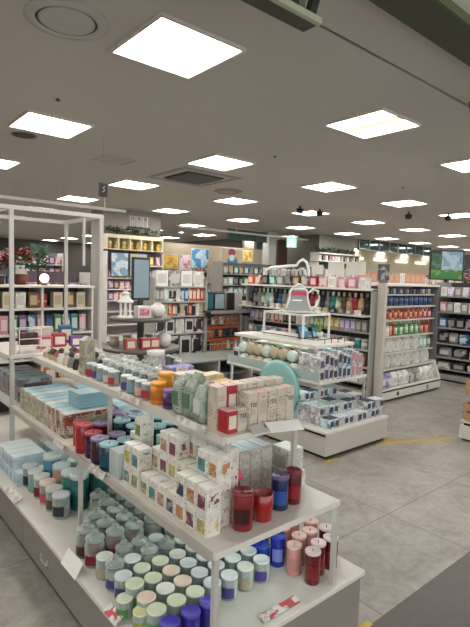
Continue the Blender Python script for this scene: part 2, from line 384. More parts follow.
# black aisle sign with white squiggle
x, y = 2.35, 5.0
t = empty('aisle_sign', (x, y, 2.36), 'small black square sign hanging above the tall white frame', 'sign')
obj('board', G().box(-.055, .055, -.01, .01, 0, .14), mat('#242322', .5), t, rz=.3)
obj('cord', G().box(-.001, .001, -.001, .001, .14, CE - 2.36), mat('#8a8884', .5), t)
g = G().tube([(-.02, -.012, .05), (.0, -.012, .055), (.012, -.012, .07), (.0, -.012, .085), (-.012, -.012, .095), (.0, -.012, .105), (.02, -.012, .108)], .004, 6); obj('symbol', g, mat('#d8d8d4', .5), t, rz=.3)
# green emergency exit sign
t = empty('exit_sign', (11.2, 10.6, 2.49), 'glowing green emergency exit sign with white running figure', 'sign')
obj('light_box', G().box(-.17, .17, -.03, .03, 0, .32), mat('#2a3a36', .5), t, rz=-.5)
obj('green_panel', G().box(-.155, .155, -.034, -.03, .015, .305), emit('#2fb8a0', .6), t, rz=-.5)
g = G().ball((.02, -.04, .25), .03, .004, .03); g.tube([(.02, -.038, .21), (-.01, -.038, .14), (.05, -.038, .09), (.03, -.038, .04)], .016, 6); g.tube([(-.01, -.038, .14), (-.05, -.038, .09), (-.09, -.038, .09)], .014, 6); g.tube([(-.06, -.038, .18), (.015, -.038, .2), (.07, -.038, .15)], .012, 6)
obj('running_figure', g, emit('#d9fff4', .9), t, rz=-.5)
obj('hanger', G().box(-.01, .01, -.01, .01, .32, CE - 2.56), mat('#777777', .5), t)
# ------------------------------------------------------------------ near candle gondola
WHT = mat('#dcd8d0', .4); CAB = mat('#8d8781', .5, var=.03); DK = mat('#25221f', .6); MET = mat('#bdbab4', .35); CHR = mat('#9a9a98', .3, .8)
ZB, ZM, ZT = .258, .628, .958
def post(t, x, y, z0, z1, r=.0095, m=None): obj('post', G().box(x - r, x + r, y - r, y + r, z0, z1), m or MET, t)
def shelf(t, x0, x1, y0, y1, z, th=.024, m=None, name='shelf'): return obj(name, G().box(x0, x1, y0, y1, z - th, z, .004), m or WHT, t)
t = empty('display_gondola', (0, 0, 0), 'white two-tier candle display gondola with grey drawer base in the foreground', 'shelf unit', 'candle gondola units')
obj('base_cabinet', G().box(.84, 1.81, 1.24, 3.49, .05, .236), CAB, t); obj('plinth', G().box(.87, 1.78, 1.27, 3.49, 0, .05), DK, t)
obj('base_deck', G().box(.81, 1.84, 1.21, 3.49, .236, ZB, .004), WHT, t)
obj('end_panel', G().box(.83, 1.82, 1.222, 1.24, .0, .236), CAB, t)
for y0, y1 in ((1.245, 2.69), (2.70, 3.48)):
    d = obj('drawer_front', G().box(.818, .84, y0, y1, .055, .234, .003), CAB, t)
    hy = 2.354 if y0 < 2 else 3.3
    g = G().box(.812, .818, hy - .045, hy + .045, .115, .122); g.box(.812, .818, hy - .045, hy - .038, .115, .15); g.box(.812, .818, hy + .038, hy + .045, .115, .15); obj('handle', g, mat('#b9b6b0', .3), d)
shelf(t, .985, 1.655, 1.225, 3.49, ZM, name='middle_shelf'); shelf(t, 1.135, 1.53, 1.36, 3.49, ZT, name='top_shelf')
for x, y in ((1.0, 1.24), (1.64, 1.24), (.985, 2.32), (1.64, 2.32)): post(t, x, y, ZB, ZM - .024)
for x, y in ((1.15, 1.375), (1.515, 1.375), (1.15, 2.34), (1.515, 2.34)): post(t, x, y, ZM, ZT - .024)
obj('light_strip', G().box(1.06, 1.58, 1.25, 1.262, ZM - .036, ZM - .026), emit('#eafff8', 4.0), t)
obj('light_strip', G().box(1.31, 1.325, 1.4, 3.4, ZM - .034, ZM - .026), emit('#f2fffb', 2.4), t)
obj('light_strip', G().box(1.325, 1.34, 1.5, 3.4, ZT - .034, ZT - .026), emit('#f2fffb', 2.5), t)
g = G().box(1.0, 1.64, 1.2, 1.223, ZM - .03, ZM - .004); obj('price_rail', G().box(.972, .984, 1.24, 3.48, ZM - .028, ZM + .004), mat('#b4afa6', .35), t)
obj('price_rail', G().box(1.122, 1.134, 1.37, 3.48, ZT - .03, ZT + .004), mat('#d2cec5', .35), t)
# tall framed unit behind it
t = empty('display_gondola', (0, 0, 0), 'white tall square-framed gondola unit at the left behind the candle display', 'shelf unit', 'candle gondola units')
obj('base_cabinet', G().box(.84, 1.81, 3.5, 4.6, .05, .236), CAB, t); obj('plinth', G().box(.87, 1.78, 3.5, 4.58, 0, .05), DK, t)
obj('base_deck', G().box(.81, 1.84, 3.5, 4.6, .236, ZB, .004), WHT, t); obj('drawer_front', G().box(.818, .84, 3.51, 4.58, .055, .234, .003), CAB, t)
shelf(t, .985, 1.655, 3.5, 4.22, ZM, name='middle_shelf'); shelf(t, .985, 1.655, 3.5, 4.22, .97, name='top_shelf')
for x, y in ((1.0, 3.515), (1.64, 3.515), (1.64, 4.2), (1.0, 4.2)): post(t, x, y, ZB if y < 3.6 else ZB, 1.985, .013)
for a in ((.62, 1.655, 3.5, 3.53), (.985, 1.655, 4.185, 4.215), (.985, 1.015, 3.53, 4.185), (1.625, 1.655, 3.53, 4.185)): obj('top_rail', G().box(*a, 1.955, 1.985, .003), MET, t)
obj('arm', G().box(1.50, 1.515, 3.51, 3.53, 1.6, 1.955), MET, t)

def tg(px, py, z, n=''): return at(px, py, z)
def tagcard(name, label, px, py, z, w, h, rz, m, tiltx=-.6):
    x, y = at(px, py, z)
    if rz < -1: x = {.63: .958, .96: 1.108}.get(z, .80); z -= .012 if x > .9 else .0; tiltx = -.42 if x > .9 else tiltx
    g = G().box(-w/2, w/2, -.0015, .0015, 0, h)
    o = obj(name, g, m, None, (x, y, z), rz); o.rotation_euler = (tiltx, 0, rz); return tag(o, label, 'price tag')
tagcard('price_card', 'bright blank acrylic price card tilted on the top shelf end corner', 288, 431, .95, .15, .06, -.3, mat('#ffffff', .25, var=0), -1.15)
tagcard('price_card', 'dull grey acrylic price card left of the bright one on top shelf', 260, 433, .952, .07, .04, -.02, mat('#bdbab4', .3), -.9)
RED = pr('#dcd7d2', '#c8454a', '#7a5a58', 1.6, .7, .56); GRY = pr('#dedad4', '#c4beb6', '#8a847e', 1.8, .6, .52)
tagcard('price_strip', 'printed grey and red price strip on the near end deck', 283, 612, .262, .2, .035, 0.0, RED, -1.3)
tagcard('price_strip', 'red and white price tag at the bottom corner of the deck', 119, 614, .262, .1, .04, -PI/2, RED, -1.0)
tagcard('price_strip', 'curled shiny white tag hanging over the deck edge beside the handle', 71, 570, .25, .16, .07, -PI/2, mat('#f6f4f0', .2), -.55)
tagcard('price_strip', 'grey printed price strip on the deck edge at far left', 12, 497, .262, .2, .05, -PI/2, GRY, -1.0)
tagcard('price_strip', 'grey printed strip on the middle shelf edge under the teal jars', 112, 468, .63, .16, .035, -PI/2, GRY, -1.2)
tagcard('price_strip', 'pinkish printed strip on the middle shelf edge below book boxes', 70, 442, .63, .14, .03, -PI/2, RED, -1.2)
tagcard('price_strip', 'pale grey strip on the top shelf edge near the white bags', 196, 424, .96, .2, .03, -PI/2, GRY, -1.2)
tagcard('price_strip', 'pale grey strip on top shelf edge below the small glasses', 140, 397, .96, .2, .03, -PI/2, GRY, -1.2)

# ---- bottom tier: jar candles in rows. X rows from the aisle edge inward, Y from the near end back
WAX = dict(green=('#a9c98a', '#dbe6c8', '#5c8a4a'), peach=('#dcb596', '#ecd6c4', '#c9a184'), cream=('#e5dfc9', '#e9ece4', '#a39a82'), white=('#e6e8e4', '#dfe8ec', '#4b3f86'),
           purple=('#3c2c9c', '#4438b8', '#2a2070'), lilac=('#b9b2d0', '#dfe4ee', '#51409a'), teal=('#b4cbc2', '#d2dfda', '#6d9a94'), red=('#b02c2e', '#dcdcd8', '#7b1518'), blue=('#2749b0', '#3a5ac8', '#182a70'), pink=('#d99a95', '#ecd0cc', '#b0524e'), lime=('#c3cf6e', '#dde0a8', '#8a9a3a'), brown=('#8d6a4c', '#cdc9c0', '#54402e'), navy=('#23304a', '#cfd6d8', '#1c2434'))
def candle(kind, cname, x, y, z, label, group, rz=0, split=True, r=.036, h=.09, lid='flat', clear=.8):
    wx, ld, lb = WAX[cname]
    if kind == 'jar':
        lm = mat(ld, .3, coat=.3) if lid != 'bell' else glass('#cdd8d4', .8)
        ms = [glass(wx if cname in ('purple', 'blue') else '#dcebe6', .8 if cname not in ('purple', 'blue') else .3), mat(wx, .5), lm, mat(lb, .5)]
        return place(P_jar(r, h, lid), 'jar_candle', label, 'candle', (x, y, z), ms, rz, group, split)
    if kind == 'bell': return place(P_bell(r, h), 'jar_candle', label, 'candle', (x, y, z), [glass('#d4dcd8', .9), mat(wx if cname != 'teal' else '#94a8a0', .5), glass('#cdd8d4', .8), mat(lb, .5)], rz, group, split)
    return place(P_pillar(r, h), 'pillar_candle', label, 'candle', (x, y, z), [mat(wx, .25, coat=.8), mat(ld, .3, coat=.4), mat(lb, .35), mat('#222222', .8)], rz, group, split)
XR = [.905, .99, 1.073, 1.157, 1.243, 1.33, 1.42, 1.505, 1.59, 1.675, 1.76]
NEAR = {  # row (from near end) -> colours by column
 0: ['purple', 'purple', 'purple', None, None, None, None, None, None],
 1: ['green', 'green', 'green', 'white', 'white', 'cream', 'white', None, None],
 2: ['peach', 'cream', 'peach', 'lilac', 'white', 'white', 'white', 'blue', None],
 3: ['green', 'green', 'peach', 'white', 'lilac', 'lilac', 'cream', 'blue', 'blue'],
 4: ['white', 'green', 'green', 'cream', 'teal', 'white', 'green', 'blue', 'teal', 'teal'],
 5: ['white', 'white', 'white', 'teal', 'teal', 'green', 'teal', 'green', 'teal', 'teal', 'pink'],
 6: ['cream', 'white', 'lilac', 'white', 'teal', 'teal', 'teal', 'green', 'teal', 'teal', 'teal']}
WN = dict(green='pale green', peach='peach', cream='cream', white='white', purple='deep purple', lilac='lilac', teal='pale teal', red='red', blue='cobalt blue', pink='pink', lime='lime green', brown='brown', navy='navy')
for r_, row_ in NEAR.items():
    for c_, cn in enumerate(row_):
        if not cn: continue
        x = XR[c_] + random.uniform(-.003, .003); y = 1.365 + r_ * .0845 + random.uniform(-.003, .003)
        kind, lid, h = 'jar', 'flat', .09
        if r_ >= 5 and c_ < 5: kind = 'bell' if (r_ + c_) % 3 else 'jar'
        if (r_, c_) in ((3, 0),): h = .1
        lab = f'{WN[cn]} jar candle on bottom tier, {ORD[c_]} in from the aisle, {ORD[r_]} from near end'
        candle(kind, cn, x, y, ZB, lab, 'jar candles on the bottom tier', r=.036 if kind == 'jar' else .039, h=h if kind == 'jar' else .095)
# loose small ones at the front edge
for k, (px, py, cn) in enumerate([(127, 597, 'green'), (140, 606, 'lime')]):
    x, y = at(px, py, ZB + .07)
    candle('jar', cn, x - .01, y - .028 * k, ZB, f'small {WN[cn]} jar candle right at the front edge of the bottom tier', 'jar candles on the bottom tier', r=.032, h=.07)
# bell jars and red jars of the middle stretch, Y 1.96 - 2.4
MID = {0: ['red', 'red', 'pink', 'cream', 'teal', 'teal', 'teal', 'teal', 'white'], 1: ['brown', 'red', 'teal', 'red', 'teal', 'cream', 'teal', 'teal', 'teal'], 2: [None, 'teal', 'teal', 'pink', 'teal', 'teal', 'green', 'teal'], 3: [None, 'teal', 'teal', 'teal', 'green', 'teal', 'teal', 'teal'], 4: [None, 'lime', 'green', 'teal', 'teal', 'white', 'teal']}
for r_, row_ in MID.items():
    for c_, cn in enumerate(row_):
        if not cn: continue
        x = .91 + c_ * .098; y = 1.985 + r_ * .098
        if abs(x - .985) < .05 and abs(y - 2.32) < .06: continue
        candle('bell', cn, x, y, ZB, f'{WN[cn]} apothecary candle with glass lid, {ORD[c_]} from the aisle, row {ORD[r_]} behind the handle', 'glass lidded candles on the bottom tier', r=.044, h=.115)
# far stretch : cork or tin lidded jars along the edge, big blue and teal tubs behind
for k, (px, py, cn) in enumerate([(64, 512, 'navy'), (51, 506, 'brown'), (43, 499, 'pink'), (36, 493, 'red'), (30, 486, 'teal'), (23, 479, 'navy')]):
    x, y = at(px, py, ZB)
    nm = ['dark navy', 'gold brown labelled', 'rosy brown', 'bright red', 'blue green', 'grey blue'][k]
    candle('jar', cn, .955, 2.5 + k * .098, ZB, f'{nm} candle tin with white lid along the edge, {ORD[k]} behind the glass jars', 'lidded candles along the far edge', r=.044, h=.11, lid='cork')
for k, (x, y, cn, h) in enumerate([(1.07, 2.54, 'tealD', .2), (1.18, 2.46, 'tealD', .21), (1.18, 2.58, 'tealD', .2), (1.07, 2.66, 'tealM', .17), (1.065, 2.78, 'peachT', .17), (1.06, 2.92, 'blueB', .19), (1.18, 2.72, 'tealM', .15), (1.18, 2.86, 'tealM', .15), (1.29, 2.5, 'tealD', .2), (1.29, 2.64, 'tealD', .2)]):
    cc = {'tealD': '#0f5f5f', 'tealM': '#2a7d76', 'peachT': '#b88a70', 'blueB': '#3f7fa4'}[cn]
    nm = {'tealD': 'dark teal', 'tealM': 'sea green', 'peachT': 'dusty peach', 'blueB': 'large blue'}[cn]
    place(P_can(.05, h), 'candle_tub', f'{nm} candle tub with pale lid, {ORD[k]} of those behind the edge row', 'candle', (x, y, ZB), [mat(cc, .3, coat=.5), mat('#cfe0e0', .35), mat(cc, .4)], 0, 'big candle tubs on the bottom tier')
BXB = pr('#d9e4e8', '#c4d6de', '#98aab6', 1.4, .55, .6)
k = 0
for iy in range(5):
    for iz in range(2 if iy else 1):
        place(P_cube(.2, .08, .075), 'gift_box', f'pale blue white gift box, {["lower", "upper"][iz]} one, {ORD[iy]} pair along the bottom tier far end', 'box', (.98 + .0, 3.04 + iy * .083, ZB + iz * .077), [BXB, mat('#a8c2d2', .5), mat('#e4eef2', .4), mat('#b9d0dc', .5)], 0, 'pale blue boxes on the bottom tier')
for iy in range(4):
    place(P_cube(.16, .09, .15), 'gift_box', f'tall pale blue carton, {ORD[iy]} in the inner row, bottom tier far end', 'box', (1.2, 3.04 + iy * .095, ZB), [BXB, mat('#a8c2d2', .5), mat('#e4eef2', .4), mat('#b9d0dc', .5)], 0, 'tall pale blue cartons on the bottom tier')
# near end : pinks, deep reds, cobalt
for k, (x, y, cn, nm) in enumerate([(1.585, 1.305, 'red', 'front left deep'), (1.655, 1.335, 'red', 'front middle deep'), (1.735, 1.33, 'red', 'right hand deep'), (1.79, 1.40, 'red', 'rear right deep'), (1.57, 1.40, 'pink', 'front'), (1.645, 1.44, 'pink', 'middle'), (1.72, 1.44, 'pink', 'right hand'), (1.645, 1.54, 'pink', 'rear left'), (1.72, 1.55, 'pink', 'rear middle'), (1.795, 1.5, 'pink', 'rear right'), (1.56, 1.49, 'blue', 'front tall'), (1.56, 1.6, 'blue', 'rear tall'), (1.49, 1.56, 'blue', 'left')]):
    col_ = {'red': ('#620c16', '#e2d0ce', '#7c1c24'), 'pink': ('#cf948c', '#e7c6bd', '#b98078'), 'blue': ('#1a2f9c', '#2846c0', '#7f8ee0')}[cn]
    place(P_pillar(.0335, .135 if cn != 'pink' else .125), 'pillar_candle', f'{nm} {dict(red="red", pink="dusty pink", blue="cobalt blue")[cn]} glass pillar candle at the near end of the bottom tier', 'candle', (x, y, ZB), [mat(col_[0], .2, coat=.8), mat(col_[1], .3), mat(col_[2], .3), mat('#222222', .8)], 0, 'pillar candles at the near end', True)

# ---- middle shelf, near end
place(P_pillar(.041, .135), 'pillar_candle', 'tall dark red jar candle at left on the near end of middle shelf', 'candle', (*at(242, 527, ZM), ZM), [mat('#7a1418', .2, coat=.8), mat('#8c2226', .3, coat=.5), mat('#3e1214', .3), mat('#222222', .8)], 0, None)
g = G().lathe([(.03, 0), (.036, .004), (.042, .105), (.04, .107), (.037, .104), (.031, .012), (.001, .01)], 24)
x, y = at(264, 520, ZM); tag(obj('votive_cup', g, mat('#9c1c1c', .25, coat=.7), None, (x, y + .01, ZM)), 'open bright red glass cup between the dark red and blue candles', 'cup')
x, y = at(281, 510, ZM); place(P_pillar(.036, .13), 'pillar_candle', 'indigo blue jar candle with lilac lid on the near end of middle shelf', 'candle', (x + .01, y + .02, ZM), [mat('#1c2258', .2, coat=.8), mat('#6d5f8e', .3), mat('#2c57a8', .3), mat('#222222', .8)])
x, y = at(295, 505, ZM); place(P_pillar(.036, .13), 'pillar_candle', 'rightmost dark crimson jar candle on the near end of middle shelf', 'candle', (x + .015, y + .03, ZM), [mat('#5e1018', .2, coat=.8), mat('#7c2430', .3), mat('#8c2026', .3), mat('#222222', .8)])
t = empty('artificial_rose', (1.235, 1.43, ZM), 'small pink rose standing in a dark pot behind the red jar candle', 'flower')
obj('pot', G().lathe([(.02, 0), (.026, .11), (.024, .112), (.001, .1)], 14), mat('#3a1a20', .3), t)
g = G().ball((0, 0, .135), .03, .03, .024)
for k in range(7): a = k * .9; g.ball((.02 * math.cos(a), .02 * math.sin(a), .14 + .004 * (k % 3)), .019, .019, .016, 8, 6)
obj('petals', g, mat('#d2506a', .5), t)
# small printed candle boxes
PB = dict(yellow='#c9b860', blue='#2f3f6a', red='#8f2f30', green='#7d9a4e', plum='#7a4054', orange='#c98a58', teal='#4b8a8a')
seq = ['yellow', 'plum', 'orange', 'blue', 'orange', 'teal', 'green']
WB = pr('#e4e1d8', '#dad5ca', '#9a938a', 2.6, .8, .6)
def cbox(x, y, z, c, label, w=.066, d=.062, h=.088): place(P_cube(w, d, h), 'candle_box', label, 'box', (x, y, z), [WB, pr(PB[c], '#b8ac98', '#3a3430', 2.4, .8, .54), mat('#f0efea', .4), pr('#dcd8cc', PB[c], '#77706a', 2.4, .82, .58)], 0, 'small printed candle boxes')
for colx, (x, lv) in enumerate([(1.05, [2, 2, 2, 1, 1, 1, 1]), (1.12, [3, 3, 2, 2, 3, 3, 2])]):
    for k, n in enumerate(lv):
        for z in range(n):
            c = seq[(k + z + colx * 2) % 7]
            cbox(x, 1.35 + k * .067 + (.0 if colx == 0 else .03), ZM + z * .09, c, f'white {c} windowed candle box, {ORD[k]} stack from near end, {["bottom", "second", "third"][z]} layer, {["aisle side", "inner"][colx]} row')
for k, c in enumerate(['red', 'green', 'teal', 'orange', 'plum', 'blue']):
    for z in range(3 - (k > 4)):
        cbox(1.19, 1.42 + k * .067, ZM + z * .09, c, f'white candle box with {c} window in the inmost row, stack {ORD[k]}, {["bottom", "second", "third"][z]} layer')
GT = pr('#c4bfb6', '#bab5ac', '#857f79', 3.2, .7, .54); GT2 = pr('#d9d8d2', '#c9c7c0', '#7c7a76', 1.5, .6, .58)
for k in range(0):
    place(P_cube(.068, .34, .2), 'tall_carton', f'long grey printed carton with pale blue top behind the red candles, {ORD[k]} from the left', 'box', (1.235 + k * .071, 1.63 if k else 1.6, ZM) if k else (1.232, 1.46 + .0, ZM), [GT, mat('#9b968e', .5), mat('#c4d5dc', .35), GT], 0, 'long grey cartons') if k else None
for k in range(5):
    place(P_cube(.062, .3, .205), 'tall_carton', f'long grey printed carton with pale blue top, {ORD[k]} from the left behind the candles', 'box', (1.262 + k * .0645, 1.62 if k else 1.66, ZM), [GT, mat('#9b968e', .5), mat('#c4d5dc', .35), GT], 0, 'long grey cartons') if k < 4 else None
place(P_cube(.1, .12, .075), 'candle_carton', 'pale white carton in the corner under the top shelf, lower one', 'box', (1.59, 1.47, ZM), [GT2, mat('#a9a8a2', .5), mat('#dff0ec', .3), GT2])
place(P_cube(.09, .11, .1), 'candle_carton', 'pale white carton in the corner under the top shelf, upper one', 'box', (1.585, 1.475, ZM + .078), [GT2, mat('#a9a8a2', .5), mat('#e4f2ee', .3), GT2])
place(P_cube(.1, .3, .09), 'candle_carton', 'flat whitish carton at the right edge of the middle shelf', 'box', (1.59, 1.7, ZM), [GT2, mat('#a9a8a2', .5), mat('#dde8e4', .3), GT2])
# cyan topped boxes, white boxes, clear case
CY = pr('#cfe3dc', '#a9d0c8', '#6f8f8a', 1.5, .6, .62)
for k in range(6):
    for z in range(2):
        place(P_cube(.1, .08, .08), 'candle_box', f'mint topped candle box, {ORD[k]} along the second row, {["lower", "upper"][z]} one', 'box', (1.265 + .105 * (k % 3), 1.86 + .085 * (k // 3), ZM + z * .082), [CY, mat('#8fc0b8', .5), mat('#c6ebe2', .35), mat('#9cc8c0', .5)], 0, 'mint topped candle boxes')
for k, (x, y, n) in enumerate([(1.05, 1.83, 2), (1.05, 1.9, 2), (1.13, 1.95, 3), (1.15, 2.03, 2)]):
    for z in range(n): cbox(x, y, ZM + z * .09, ['green', 'teal', 'yellow', 'green'][(k + z) % 4], f'white botanical print candle box near the teal jars, {ORD[k]} stack, {["bottom", "second", "third"][z]} layer')
t = empty('clear_case', (1.05, 2.0, ZM), 'clear plastic case with white lidded jar next to teal jars', 'case')
obj('case_shell', G().box(-.045, .045, -.05, .05, 0, .12, .004), glass('#dfeaea', .65), t); obj('inner_jar', G().lathe([(.034, .003), (.034, .085), (.001, .09)], 18), mat('#c9d0cc', .4), t)
TE = [(107, 464), (116, 470), (121, 442), (135, 443), (147, 447), (152, 436), (161, 440), (163, 449), (132, 461)]
pts = [(1.03, 2.1), (1.125, 2.11), (1.21, 2.32), (1.22, 2.2), (1.31, 2.25), (1.31, 2.35), (1.4, 2.26), (1.22, 2.1), (1.31, 2.13), (1.4, 2.15)]
for k, (x, y) in enumerate(pts):
    place(P_pillar(.044, .12 if k < 2 else .15), 'pillar_candle', f'dark teal glass jar candle with pale lid, {ORD[k]} of the middle shelf group', 'candle', (x, y, ZM), [mat('#0e2f48' if k % 2 else '#123c4e', .2, coat=.8), mat('#9cc4c8', .35), mat('#0f4a66', .3), mat('#222222', .8)], 0, 'teal blue jar candles on the middle shelf')
for k, (x, y, c, nm) in enumerate([(1.03, 2.385, '#a01c20', 'bright red'), (1.03, 2.2, '#3c1830', 'dark plum'), (1.125, 2.21, '#4a1c36', 'plum'), (1.04, 2.295, '#43203e', 'purple'), (1.29, 2.46, '#3a2444', 'deep violet'), (1.14, 2.42, '#6d1626', 'wine red'), (1.06, 2.49, '#b5382c', 'scarlet'), (1.38, 2.5, '#4a2a52', 'faded purple'), (1.29, 2.57, '#35203f', 'dark aubergine')]):
    place(P_pillar(.043, .12 if k else .14), 'pillar_candle', f'{nm} glass jar candle beside the teal ones on middle shelf', 'candle', (x, y, ZM), [mat(c, .2, coat=.8), mat('#8f7fa0' if k % 3 else '#b04a4e', .3), mat(c, .4), mat('#222222', .8)], 0, 'red and purple jar candles')
for k in range(5):
    x, y = 1.36 + .08 * (k % 3), 1.2 + .0 
# boxed sets further back, tops in a pale blue fan
PT = pr('#cfc9b4', '#bdb59c', '#6d6a58', 1.7, .5, .5); PT2 = pr('#cfc6b4', '#a8543f', '#4a3c38', 1.1, .72, .5)
for k in range(9):
    y = 2.66 + k * .088
    place(P_cube(.3, .08, .135), 'boxed_set', f'cream patterned boxed set with pale blue top, {ORD[k]} in the row from the red jars', 'box', (1.17, y, ZM), [PT2 if k < 3 else PT, PT2 if k < 2 else PT, mat(['#dfe8ea', '#c2dce6', '#a9d2e2'][k % 3], .35), PT], 0, 'cream patterned boxed sets')
for k in range(7):
    place(P_cube(.24, .09, .13), 'boxed_set', f'pale blue boxed set in the inner row, {ORD[k]} from the red jars', 'box', (1.47, 2.68 + k * .1, ZM), [BXB, BXB, mat(['#b5d8e6', '#cfe4ea', '#9fcbe0'][k % 3], .35), BXB], 0, 'pale blue boxed sets')
for z in range(4):
    place(P_cube(.2, .15, .02), 'flat_gift_box', f'flat light blue gift box, {["bottom", "second", "third", "top"][z]} of the small stack', 'box', (1.22, 2.75, ZM + .14 + z * .021), [mat('#86adba', .5), mat('#96bcc8', .5), mat('#b9d6de', .35), mat('#86adba', .5)], 0, 'flat light blue boxes')
for k in range(5):
    place(P_cube(.24, .1, .16), 'boxed_set', f'grey mottled boxed set on the tall framed unit middle shelf, {ORD[k]} from near end', 'box', (1.17, 3.6 + k * .115, ZM), [pr('#9aa2ac', '#7a7674', '#3a3634', 1.2), mat('#8c8886', .5), mat('#b4c8d4', .4), mat('#55504e', .5)], 0, 'dark boxed sets')

# ---- top shelf
BE = pr('#c9bfae', '#b8ad9b', '#7a7064', .9, .8, .66)
def text_mesh(s, size):
    c = bpy.data.curves.new('lettering', 'FONT'); c.body = s; c.size = size; c.extrude = .0006; c.align_x = 'CENTER'
    o = bpy.data.objects.new('lettering', c); COL.objects.link(o); dg = bpy.context.evaluated_depsgraph_get()
    me = bpy.data.meshes.new_from_object(o.evaluated_get(dg)); me.transform(Matrix.Rotation(PI/2, 4, 'X')); me.materials.clear(); me.materials.append(None)
    bpy.data.objects.remove(o); return me
TXT = text_mesh('TEE', .024)
def zbox(x, y, z, h, top, label, red=False, txt=True, w=.05):
    t = place(P_box(w, .06, h), 'candle_box', label, 'box', (x, y, z), [BE if not red else mat('#a82430', .4), BE if not red else mat('#d9cfc4', .5), mat(top, .4)], 0, 'beige boxes at the end of the top shelf')
    if txt: obj('lettering', TXT, mat('#2a2420', .5), t, (0, -.0316, h * .62))
for k in range(7):
    h = .14 if k > 1 else .085
    zbox(1.185 + k * .0525, 1.42, ZT, h, ['#e2b8b4', '#d8d2c8', '#cfc8bc'][k % 3], f'beige lettered candle box, {ORD[k]} from the left on the near end of the top shelf', red=(k == 0), txt=(k in (1, 2, 4, 6)))
for k in range(7):
    zbox(1.185 + k * .0525, 1.487, ZT, .165, '#e8c4c0' if k < 3 else '#d8cfc4', f'beige candle box in the second row of the top shelf end, {ORD[k]} from the left', red=(k == 1), txt=False)
for k in range(6):
    zbox(1.24 + k * .0525, 1.554, ZT, .15, ['#f0b4b8', '#f2e4e2', '#e3d9ce'][k % 3], f'pink and white topped candle box in the third row, {ORD[k]} from the left', txt=False)
for k, (x, y, h) in enumerate([(1.18, 1.57, .15), (1.185, 1.65, .16), (1.26, 1.63, .15), (1.185, 1.735, .15), (1.265, 1.72, .17), (1.27, 1.8, .15)]):
    place(P_bag(.065, .07, h), 'refill_bag', f'translucent white and green refill pouch on top shelf, {ORD[k]} behind the beige boxes', 'bag', (x, y, ZT), [pr('#b4bcb2', '#9cae9a', '#5a6a5c', 1.6, .6, .56), mat('#5a7a60' if k % 2 else '#cfcfca', .5)], -PI/2, 'white and green pouches')
PASTEL = [('#e8b8c0', 'pink'), ('#efe3d8', 'cream'), ('#e2b860', 'orange yellow'), ('#f2dcae', 'pale yellow'), ('#e8b8c0', 'rose'), ('#efe9e4', 'white'), ('#8f84c4', 'lilac'), ('#e9e6e6', 'off white'), ('#d9a0b0', 'deep pink'), ('#9cc0c4', 'aqua')]
for k in range(8):
    y = 1.63 + k * .083
    place(P_cube(.15, .075, .1 if k % 3 else .12), 'soap_box', f'{PASTEL[k][1]} topped flat packet along the back of the top shelf, {ORD[k]} from near end', 'box', (1.43, y, ZT), [pr('#d9d4cc', PASTEL[k][0], '#8a8078', 1.2), mat(PASTEL[k][0], .5), mat(PASTEL[k][0], .45), mat('#d8d0c8', .5)], 0, 'pastel packets along the back')
place(P_can(.038, .1), 'jar', 'glowing orange lidded jar on the top shelf, the taller one', 'jar', (1.19, 1.93, ZT + .0), [mat('#e08a1c', .35), mat('#f0a83a', .35), mat('#c9701a', .4)])
place(P_can(.036, .13), 'jar', 'orange jar with golden lid just behind the tall orange one', 'jar', (1.26, 1.98, ZT), [mat('#e49a2c', .35), mat('#f2b450', .35), mat('#d6861e', .4)])
place(P_can(.034, .085), 'jar', 'dark purple jar beside the orange jars on the top shelf', 'jar', (1.19, 1.83, ZT), [mat('#54386c', .3), mat('#8a72a8', .35), mat('#3a2450', .4)])
for k in range(9):
    place(P_jar(.03, .075), 'small_jar', f'small clear glass jar with coloured label on top shelf edge, {ORD[k]} behind the orange jars', 'jar', (1.185 + .005 * (k % 2), 2.02 + k * .072 if k < 4 else 2.09 + k * .07, ZT), [glass('#e4eeee', .88), mat(['#d9cfc8', '#c8553a', '#c3d0d4', '#b8c4c8'][k % 4], .5), mat('#dfe6e6', .3), mat(['#b03038', '#d8b8a0', '#7fa8b8', '#5c3f78'][k % 4], .5)], -.3, 'small labelled jars on the top shelf edge')
for k in range(14):
    place(P_bell(.036, .085), 'clear_glass_jar', f'clear empty glass jar with knobbed lid, {ORD[k]} of the group on the top shelf', 'jar', (1.27 + .085 * (k % 2), 2.1 + .085 * (k // 2), ZT), [glass('#e2e8e6', .9), glass('#eef0ee', .9), glass('#e4eae8', .82), mat('#c9c4c8' if k % 3 else '#6a5488', .5)], 0, 'clear glass jars on the top shelf')
for k, (y, c) in enumerate([(2.4, '#4a3a86'), (2.48, '#6b4c9c'), (2.56, '#55408c'), (2.64, '#8676b0')]):
    pass
t = empty('jewellery_stand', (1.19, 2.72, ZT), 'tall narrow grey patterned box standing on the top shelf over the post', 'box')
obj('carton', G().box(-.035, .035, -.035, .035, 0, .2, .004), pr('#b0a998', '#9c9484', '#55504a', 2, .5, .58), t)
g = G().prism([(-.035, .2), (.035, .2), (0, .225)], -.03, .03); obj('gable_top', g, mat('#bdb6a6', .5), t)
for k in range(9):
    y = 2.8 + (k % 5) * .085; x = 1.2 + .12 * (k // 5)
    nm = ['white', 'black', 'grey', 'cream'][k % 4]
    t = empty('figurine', (x, y, ZT), f'small {nm} ceramic figurine on top shelf, {ORD[k]} beyond the tall narrow box', 'figurine', 'small ceramic figurines')
    obj('figure_body', G().lathe([(.026, 0), (.03, .01), (.022, .05), (.014, .065)], 14), mat(dict(white='#dcdad4', black='#24211f', grey='#8a8680', cream='#cfc4ac')[nm], .35), t)
    obj('figure_head', G().ball((0, 0, .08), .02), mat('#d8d2c6' if k % 2 else '#3a3431', .35), t)
